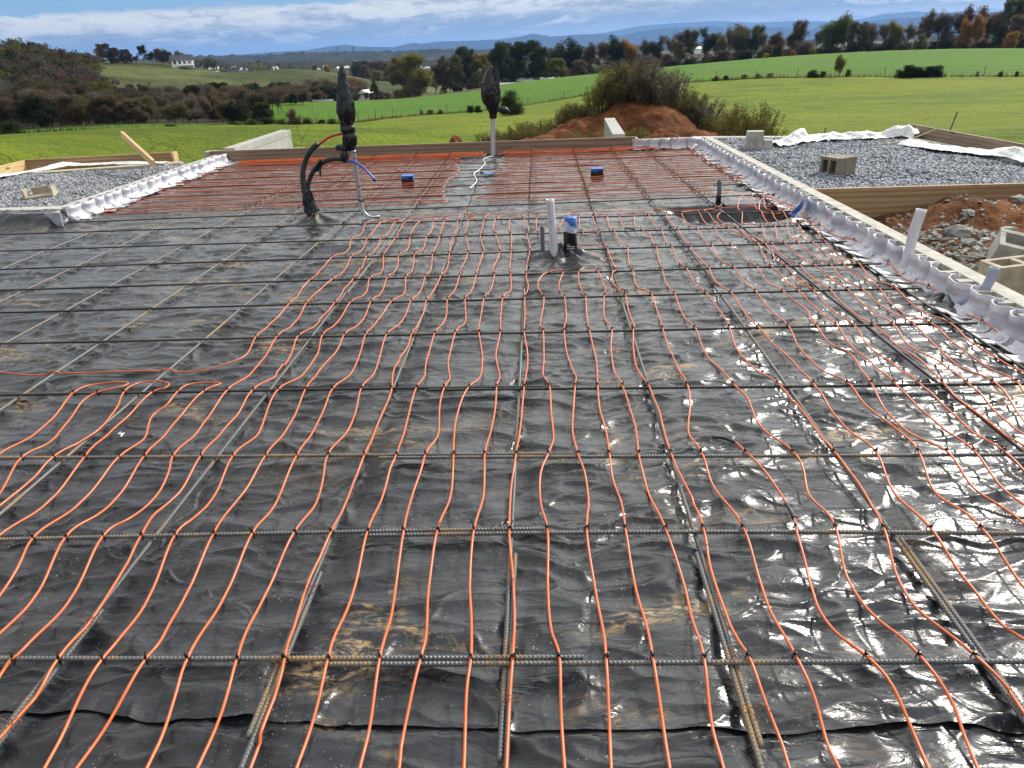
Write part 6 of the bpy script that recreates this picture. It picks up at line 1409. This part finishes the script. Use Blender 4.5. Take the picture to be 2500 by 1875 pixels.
# fences
def fence(path, dist, label, step=4.5, h=1.0):
    P = []
    pp = np.array(path, float); w3 = np.array([DD(a, b_, dd)[:2] for a, b_, dd in pp]); L = np.concatenate([[0], np.cumsum(np.linalg.norm(np.diff(w3, axis=0), axis=1))])
    s = np.arange(0, L[-1], step); X_ = np.interp(s, L, w3[:, 0]); Y_ = np.interp(s, L, w3[:, 1]); Z_ = ground_z(X_, Y_)
    root = empty('wire_fence', (X_[0], Y_[0], Z_[0])); tag(root, label, 'fence')
    mb = MB(); mb.tube([(0, 0, -.2), (0, 0, h)], .035, 6); po = mb.build('post', M['post'], root); first = po
    for k in range(1, len(s)):
        o = first.copy(); scene.collection.objects.link(o); o.parent = root; o.location = (X_[k] - X_[0], Y_[k] - Y_[0], Z_[k] - Z_[0]); o.rotation_euler = (random.uniform(-.06, .06), random.uniform(-.06, .06), 0)
    mb = MB()
    for hh in (.35, .65, .92): mb.tube([(X_[k] - X_[0], Y_[k] - Y_[0], Z_[k] - Z_[0] + hh) for k in range(len(s))], .008, 3)
    mb.build('wire', M['post'], root)
fence([(1560, 214, 95), (1750, 208, 94), (1900, 198, 93), (2200, 193, 90), (2560, 190, 88)], 90, 'wire fence with thin posts across the right field')
fence([(830, 308, 66), (950, 296, 78), (1100, 284, 86), (1250, 264, 94), (1530, 218, 95)], 80, 'wire fence dipping across the middle field behind the bags')
# fence-line weeds
def tuft_strip(path, n, h, label, seed, col):
    rs_ = np.random.default_rng(seed); pp = np.array(path, float); t_ = rs_.uniform(0, len(pp) - 1.001, n); i_ = t_.astype(int); f_ = t_ - i_
    q_ = pp[i_] * (1 - f_)[:, None] + pp[i_ + 1] * f_[:, None]; w3 = np.array([DD(*a)[:2] for a in q_]) + rs_.normal(0, .25, (n, 2)); z = ground_z(w3[:, 0], w3[:, 1])
    hh = h * rs_.lognormal(0, .45, n); a = rs_.uniform(0, 6.28, n); wd = .02 + .02 * rs_.random(n); ln = rs_.normal(0, .25, (n, 2)) * hh[:, None]
    b0_ = np.stack([w3[:, 0] - np.cos(a) * wd, w3[:, 1] - np.sin(a) * wd, z - .05], -1); b1_ = np.stack([w3[:, 0] + np.cos(a) * wd, w3[:, 1] + np.sin(a) * wd, z - .05], -1)
    t0_ = np.stack([w3[:, 0] + ln[:, 0], w3[:, 1] + ln[:, 1], z + hh], -1); V = np.stack([b0_, b1_, t0_], 1).reshape(-1, 3)
    o = mesh_obj('weeds', V, np.arange(3 * n).reshape(-1, 3), leaf_mat('weed_' + str(seed), tuple(c_ * .8 for c_ in COL[col]), tuple(c_ * 1.3 for c_ in COL[col]))); tag(o, label, 'weeds', kind='stuff')
tuft_strip([(1560, 214, 95), (1750, 208, 94), (1900, 198, 93), (2200, 193, 90), (2560, 190, 88)], 3500, .22, 'rough weeds along the right field fence', 5, 'olive')
tuft_strip([(830, 308, 66), (950, 296, 78), (1100, 284, 86), (1250, 264, 94), (1530, 218, 95)], 3000, .20, 'rough weeds along the middle field fence', 6, 'olive')
tuft_strip([(-20, 345, 58), (200, 345, 58), (400, 338, 60), (600, 324, 62), (830, 316, 62)], 5000, .38, 'rough weeds along the lower hedge', 7, 'dkgreen')

# ------------------------------------------------------------------ red spoil mound behind the far board
mc = DD(1545, 260, 19.0)
mx, my = np.meshgrid(np.linspace(-1.8, 8.0, 300), np.linspace(12.4, 24, 260))
def mound(x, y):
    z = -1.15 + 0 * x
    for (px, d, h, rx, ry) in ((1540, 18.5, 1.32, 1.5, 1.7), (1610, 18.0, 1.22, 1.3, 1.6), (1430, 17.8, 1.02, 1.5, 1.6), (1310, 17.0, .74, 1.6, 1.5), (1200, 16.3, .46, 1.4, 1.2), (1710, 17.0, .80, 1.5, 1.3), (1560, 16.0, .55, 2.4, 1.2), (1110, 15.5, .35, .45, .5)):
        p = DD(px, 250, d); z = np.maximum(z, -1.15 + (h + .02) * np.exp(-(((x - p[0]) / rx) ** 2 + ((y - p[1]) / ry) ** 2)) * 1.1 - .05)
    return z + .07 * fbm(x * 1.4, y * 1.4, 4, 33) + .03 * fbm(x * 6, y * 6, 3, 35)
mz = mound(mx, my); a, b_ = mx.shape; i2 = (np.arange(a - 1)[:, None] * b_ + np.arange(b_ - 1)[None]).ravel()
o = mesh_obj('soil_mound', np.stack([mx.ravel(), my.ravel(), mz.ravel()], -1), np.stack([i2, i2 + 1, i2 + b_ + 1, i2 + b_], -1), M['soil'], smooth=True); tag(o, 'heap of red clay soil behind the far board with weeds on top', 'soil heap')
p = G(1118, 352, -0.75)
import bmesh
bm = bmesh.new(); bmesh.ops.create_icosphere(bm, subdivisions=3, radius=.17)
for v in bm.verts: v.co = v.co * (1 + .25 * pn(np.array([v.co.x * 6]), np.array([v.co.y * 6 + v.co.z * 5]), 3)[0]); v.co.x *= .8; v.co.z *= 1.3
me = bpy.data.meshes.new('clod'); bm.to_mesh(me); bm.free(); me.materials.append(M['soil']); o = bpy.data.objects.new('clod', me); scene.collection.objects.link(o)
pc_ = DD(1112, 345, 15.0); o.location = (pc_[0], pc_[1], pc_[2] - .10); tag(o, 'tall red clod of earth left of the soil heap', 'clod')
MB_ = [(1560, 215, 18.9, .95, .95, 'brown', 'tallest dark dead weeds on the crown of the soil heap'), (1515, 225, 18.8, .8, .9, 'olive', 'weeds left of the crown of the soil heap'), (1605, 235, 18.6, .85, .9, 'brown', 'dark weeds right of the crown of the soil heap'), (1475, 250, 18.6, .6, 1.0, 'olive', 'leafy weeds on the left shoulder of the soil heap'),
       (1560, 270, 16.2, .45, .95, 'olive', 'dark weeds above the end of the block wall'), (1600, 290, 15.4, .38, .9, 'yolive', 'green weeds right of the block wall'), (1605, 300, 15.0, .35, 1.0, 'lime', 'light green weeds at the foot of the soil heap'), (1440, 290, 15.6, .42, .9, 'dkgreen', 'dark weeds left of the block wall'),
       (1400, 270, 19.5, .55, 1.2, 'yolive', 'weeds behind the middle of the left slope'), (1350, 250, 20.0, .65, 1.3, 'yolive', 'tall weeds behind the left slope'), (1300, 262, 20.0, .6, 1.3, 'olive', 'weeds behind the left slope of the soil heap'), (1262, 285, 19.0, .45, 1.3, 'dkgreen', 'weeds at the left foot of the soil heap'), (1325, 320, 15.3, .22, 1.6, 'dkgreen', 'small dark weeds on the red slope'),
       (1655, 255, 20.5, .6, 1.1, 'yolive', 'weeds behind the right slope'), (1700, 265, 20.0, .7, 1.1, 'yolive', 'tall weeds behind the right slope'), (1745, 275, 19.5, .75, 1.1, 'olive', 'weeds at the right of the soil heap'), (1790, 285, 18.0, .75, .9, 'olive', 'tall grassy shrub right of the soil heap'),
       (1835, 300, 16.6, .95, .75, 'olive', 'pale tall shrub above the grey block'), (1805, 310, 16.0, .55, .9, 'yolive', 'shrub behind the far corner kerb'), (1870, 315, 16.0, .5, .9, 'olive', 'low shrub at the end of the weed patch'), (1735, 330, 14.4, .25, 1.2, 'lime', 'small weeds at the corner kerb'), (1385, 300, 15.4, .22, 1.3, 'olive', 'thin weeds on the lower left slope')]
SP = ['crown', 'left slope', 'right slope', 'left foot', 'right foot', 'back']
rs = random.Random(21)
for q in range(46):
    px = rs.uniform(1190, 1860); k = abs(px - 1560) / 330; d = rs.uniform(18.2, 20.2) if rs.random() < .92 else rs.uniform(15.0, 16.6)
    if d < 17 and px < 1420 and rs.random() < .6: continue
    h = rs.uniform(.28, .62) * (1.25 - .45 * k)
    where = 'crown' if k < .25 else ('left' if px < 1560 else 'right') + (' slope' if k < .65 else ' foot')
    MB_.append((px, 260, d, h, rs.uniform(.9, 1.4), rs.choice(['olive', 'brown', 'yolive', 'dkgreen', 'olive', 'grey']), f'low mixed weeds on the {where} of the soil heap'))
for px, py, d, h, wx, c, lb in MB_:
    p = DD(px, py, d); z = max(float(mound(np.array([p[0]]), np.array([p[1]]))[0]), float(ground_z(p[0], p[1])[0])) if p[0] < 8 and p[1] < 24 else float(ground_z(p[0], p[1])[0])
    plant('weed', {'brown': 'grey', 'dkgreen': 'olive', 'olive': 'yolive'}.get(c, c), p[0], p[1], h, lb, 'weed clumps on the soil heap', 'weed_clump', 'weeds', wx * 1.5, z)
    for me_ in ():
        pass
# bare brush left of the hoses
br, tips = branches(np.random.default_rng(4), 1.5, 1.5, 2, .006, .05, .35, (10, 5)); tv, tf = branch_mesh(br)
p = DD(560, 395, 13.2)
o = mesh_obj('fallen_branch', tv, tf, M['bark'], loc=(p[0] + .2, p[1], -0.6)); o.rotation_euler = (0, R(-62), R(10)); tag(o, 'bare cut branch lying between the left form and the block wall', 'branch')
br, tips = branches(np.random.default_rng(8), 1.2, 1.5, 2, .006, .05, .35, (8, 4)); tv, tf = branch_mesh(br); p = DD(715, 360, 14.5)
o = mesh_obj('fallen_branch', tv, tf, M['bark'], loc=(p[0], p[1], -0.4)); o.rotation_euler = (0, R(50), R(-20)); tag(o, 'bare cut branch behind the left end of the far board', 'branch')
for px, py, d, lb in ((2005, 345, 15, 'thin dark stake behind the white sheeting'), (2320, 315, 13, 'thin dark stake behind the tall right board')):
    p = DD(px, py, d); z = p[2] - .02; mb = MB(); mb.tube([(0, 0, 0), (.05, 0, .26)], .011, 5); o = mb.build('stake', M['post'], loc=(p[0], p[1], z)); tag(o, lb, 'stake')

# ------------------------------------------------------------------ buildings
def house(px, py, d, L, W, H, roofh, rz, label, porch=False, name='house'):
    p = DD(px, py, d); z = p[2]
    root = empty(name, (p[0], p[1], z), rz); tag(root, label, 'house')
    mb = MB(); mb.box((0, 0, H / 2 - .5), (L, W, H + 1))
    for s in (-1, 1): mb.add([(s * L / 2, -W / 2, H), (s * L / 2, W / 2, H), (s * L / 2, 0, H + roofh)], [(0, 1, 2)])
    mb.build('wall', M['paint_white'], root)
    mb = MB(); e = .5
    for s in (-1, 1):
        mb.add([(-L / 2 - e, s * (W / 2 + e), H - e * roofh / (W / 2)), (L / 2 + e, s * (W / 2 + e), H - e * roofh / (W / 2)), (L / 2 + e, 0, H + roofh + .05), (-L / 2 - e, 0, H + roofh + .05),
                (-L / 2 - e, s * (W / 2 + e), H - e * roofh / (W / 2) + .25), (L / 2 + e, s * (W / 2 + e), H - e * roofh / (W / 2) + .25), (L / 2 + e, 0, H + roofh + .3), (-L / 2 - e, 0, H + roofh + .3)], [(0, 1, 2, 3), (4, 5, 6, 7), (0, 1, 5, 4), (0, 3, 7, 4), (1, 2, 6, 5)])
    mb.build('roof', M['roof_dark'], root)
    for k in range(4):
        mb = MB(); mb.box((-L / 2 + L * (k + .7) / 4.4, -W / 2 - .03, H * .55), (1.0, .06, 1.3)); mb.build('window', M['glass_dark'], root)
    if porch:
        mb = MB(); mb.box((L * .15, -W / 2 - 1.2, .0), (L * .8, 2.4, .2)); mb.build('porch', M['paint_white'], root)
        for k in range(5):
            mb = MB(); mb.box((-L * .22 + k * L * .19, -W / 2 - 2.3, H / 2), (.2, .2, H)); mb.build('porch_post', M['paint_white'], root)
    return root
house(447, 160, 405, 9.5, 6, 2.5, 1.9, R(22), 'white farmhouse with a dark roof and porch on the meadow hill', True)
def shed(px, py, d, L, W, H, rz, label, m='roof_white'):
    p = DD(px, py, d); root = empty('shed', (p[0], p[1], p[2] - H * .6), rz); tag(root, label, 'shed'); mb = MB(); mb.box((0, 0, H * .35), (L, W, H * .7)); mb.build('wall', M['paint_white'], root)
    mb = MB(); mb.add([(-L / 2 - .3, -W / 2 - .3, H * .69), (L / 2 + .3, -W / 2 - .3, H * .69), (L / 2 + .3, W / 2 + .3, H * .69), (-L / 2 - .3, W / 2 + .3, H * .69), (-L / 2 - .3, 0, H), (L / 2 + .3, 0, H)], [(0, 1, 5, 4), (2, 3, 4, 5), (0, 4, 3), (1, 2, 5), (3, 2, 1, 0)]); mb.build('roof', M[m], root)
shed(1314, 199, 205, 10.5, 4, 2.6, R(-12), 'long low white shed on the crest above the far board')
shed(1235, 208, 200, 5, 3, 1.6, R(-8), 'small white shed roof left of the long low shed')
shed(1688, 121, 290, 6, 5, 2.4, R(10), 'white roofed barn glimpsed between the ridge trees')
shed(138, 233, 200, 5, 4, 2.4, R(15), 'grey roofed building half hidden in the valley wood')
shed(893, 232, 186, 2.5, 3, 3.0, R(70), 'small pale gable peeking over the green crest')
# parked van by the valley wood
p = DD(789, 245, 160); van = empty('parked_car', (p[0], p[1], p[2] - .8), R(15)); tag(van, 'white parked car at the field edge behind the big bag', 'car')
mb = MB(); mb.box((0, 0, .65), (4.2, 1.7, .6), taper=.97); mb.build('body', M['car_white'], van)
mb = MB(); mb.box((-.2, 0, 1.2), (2.4, 1.5, .52), taper=.78); mb.build('cabin', M['glass_dark'], van)
mb = MB(); mb.box((-.2, 0, 1.475), (1.8, 1.1, .05)); mb.build('roof', M['car_white'], van)
for x in (-1.3, 1.3):
    for y in (-.8, .8):
        mb = MB(); mb.tube([(x, y - .1, .33), (x, y + .1, .33)], .33, 14); mb.build('wheel', M['rubber'], van)
# small houses of the distant town
rs = random.Random(9)
for k in range(16):
    px = rs.uniform(500, 1090); d = rs.uniform(900, 1250); pz = np.interp(px, [400, 1100], [166, 158]) - rs.uniform(0, 8)
    p = DD(px, pz, d); mb = MB(); L = rs.uniform(7, 11); mb.box((0, 0, 1), (L, 8, 6)); mb.add([(-L / 2, -4.4, 4), (L / 2, -4.4, 4), (L / 2, 4.4, 4), (-L / 2, 4.4, 4), (-L / 2, 0, 6.5), (L / 2, 0, 6.5)], [(0, 1, 5, 4), (2, 3, 4, 5), (0, 4, 3), (1, 2, 5)])
    z = float(ground_z(p[0], p[1])[0])
    o = mb.build('house', M['paint_white'], loc=(p[0], p[1], z)); o.rotation_euler = (0, 0, rs.uniform(-.8, .8)); tag(o, 'tiny pale house of the distant town on the valley floor', 'house', 'tiny houses of the distant town')
# two pylons on the far ridge
for px in (825, 863):
    p = DD(px, 126, 2250); zt = DD(px, 112, 2250)[2]; root_z = p[2] - 10; mb = MB(); H = zt - root_z
    for s in ((-2, -2), (2, -2), (2, 2), (-2, 2)): mb.tube([(s[0] * 1.5, s[1] * 1.5, 0), (s[0] * .3, s[1] * .3, H)], .5, 4)
    mb.box((0, 0, H * .9), (8, 1, .8)); o = mb.build('pylon', M['post'], loc=(p[0], p[1], root_z)); tag(o, ('left' if px < 840 else 'right') + ' of two thin pylons on the far wooded ridge', 'pylon', 'pylons on the far ridge')

# ------------------------------------------------------------------ unseen cloud slab, added and cut to shade the left fields
CH_ = 620.0
ux, uy = np.meshgrid(np.linspace(-330, 40, 75), np.linspace(6, 420, 84))
edge_ = np.where(uy < 70, -1 - .23 * uy, -17.0 - .62 * (uy - 70)) + 5 * fbm(ux / 30, uy / 30, 3, 61) * sstep(10, 60, uy)
dens = np.minimum((edge_ - ux) / 12, 1.2) * sstep(12, 24, uy) * sstep(330, 250, uy) + .5 * fbm(ux / 60, uy / 60, 3, 63) * sstep(60, 140, uy) - .02
dens = dens - 2 * sstep(46, 56, uy) * sstep(112, 98, uy) * sstep(-75, -60, ux)  # gap left open so the crop strip stays lit
th_ = np.clip(dens, 0, 1) ** .5 * 45
offx, offy = math.sin(SUN_AZ) * (CH_ - 8) / math.tan(SUN_EL), math.cos(SUN_AZ) * (CH_ - 8) / math.tan(SUN_EL)
a, b_ = ux.shape; i2 = (np.arange(a - 1)[:, None] * b_ + np.arange(b_ - 1)[None]).ravel(); q4 = np.stack([i2, i2 + 1, i2 + b_ + 1, i2 + b_], -1)
keep = (dens.ravel()[q4] > 0).sum(1) >= 3; q4 = q4[keep]
lo_ = np.stack([ux.ravel() + offx, uy.ravel() + offy, CH_ - th_.ravel() * .3 - 2 + 6 * fbm(ux.ravel() / 20, uy.ravel() / 20, 3, 65)], -1); hi_ = lo_ + np.stack([0 * ux.ravel(), 0 * ux.ravel(), th_.ravel() * 1.3 + 4], -1)
M['cloud'] = mat('shading cloud white', (0.9, 0.9, 0.9), 1.0, 0.0)
o = mesh_obj('cloud', np.vstack([lo_, hi_]), np.vstack([q4[:, ::-1], q4 + len(lo_)]), M['cloud'], smooth=True); tag(o, kind='structure')  # added out of view; its outline follows the wanted shadow

# ------------------------------------------------------------------ haze
hm = bpy.data.materials.new('haze air'); hm.use_nodes = True; t = NT(hm.node_tree); t.n.clear()
pv = t('ShaderNodeVolumePrincipled'); pv.inputs['Color'].default_value = (0.22, 0.42, 0.82, 1); pv.inputs['Density'].default_value = 1.0e-4; pv.inputs['Anisotropy'].default_value = 0.2
out = t('ShaderNodeOutputMaterial'); t.link(pv.outputs[0], out.inputs['Volume'])
zmin, zmax = -1400.0, 1100.0
zlo = min(float((o_.matrix_world @ v.co).z) for o_ in [bpy.data.objects['ground']] for v in o_.data.vertices)
for o_ in bpy.data.objects:
    if o_.type == 'MESH' and o_.name.startswith(('hills', 'mountains', 'ground')):
        co = np.empty(len(o_.data.vertices) * 3); o_.data.vertices.foreach_get('co', co); zlo = min(zlo, co[2::3].min()); zmax = max(30, co[2::3].max()) if o_.name == 'mountains' else zmax
zz_ = []
for o_ in bpy.data.objects:
    if o_.type == 'MESH' and o_.name.startswith(('hills', 'mountains')):
        co = np.empty(len(o_.data.vertices) * 3); o_.data.vertices.foreach_get('co', co); zz_.append(co[2::3].max())
z1_ = max(zz_) + 5; z0_ = zlo - 1
mb = MB(); mb.box((0, 0, (z0_ + z1_) / 2), (53000, 53000, z1_ - z0_)); hz_o = mb.build('haze', hm); tag(hz_o, 'pale blue air haze that veils the far hills', 'haze', kind='stuff')
print('haze box', z0_, z1_, 'ties', len(ties), 'objs', len(bpy.data.objects))
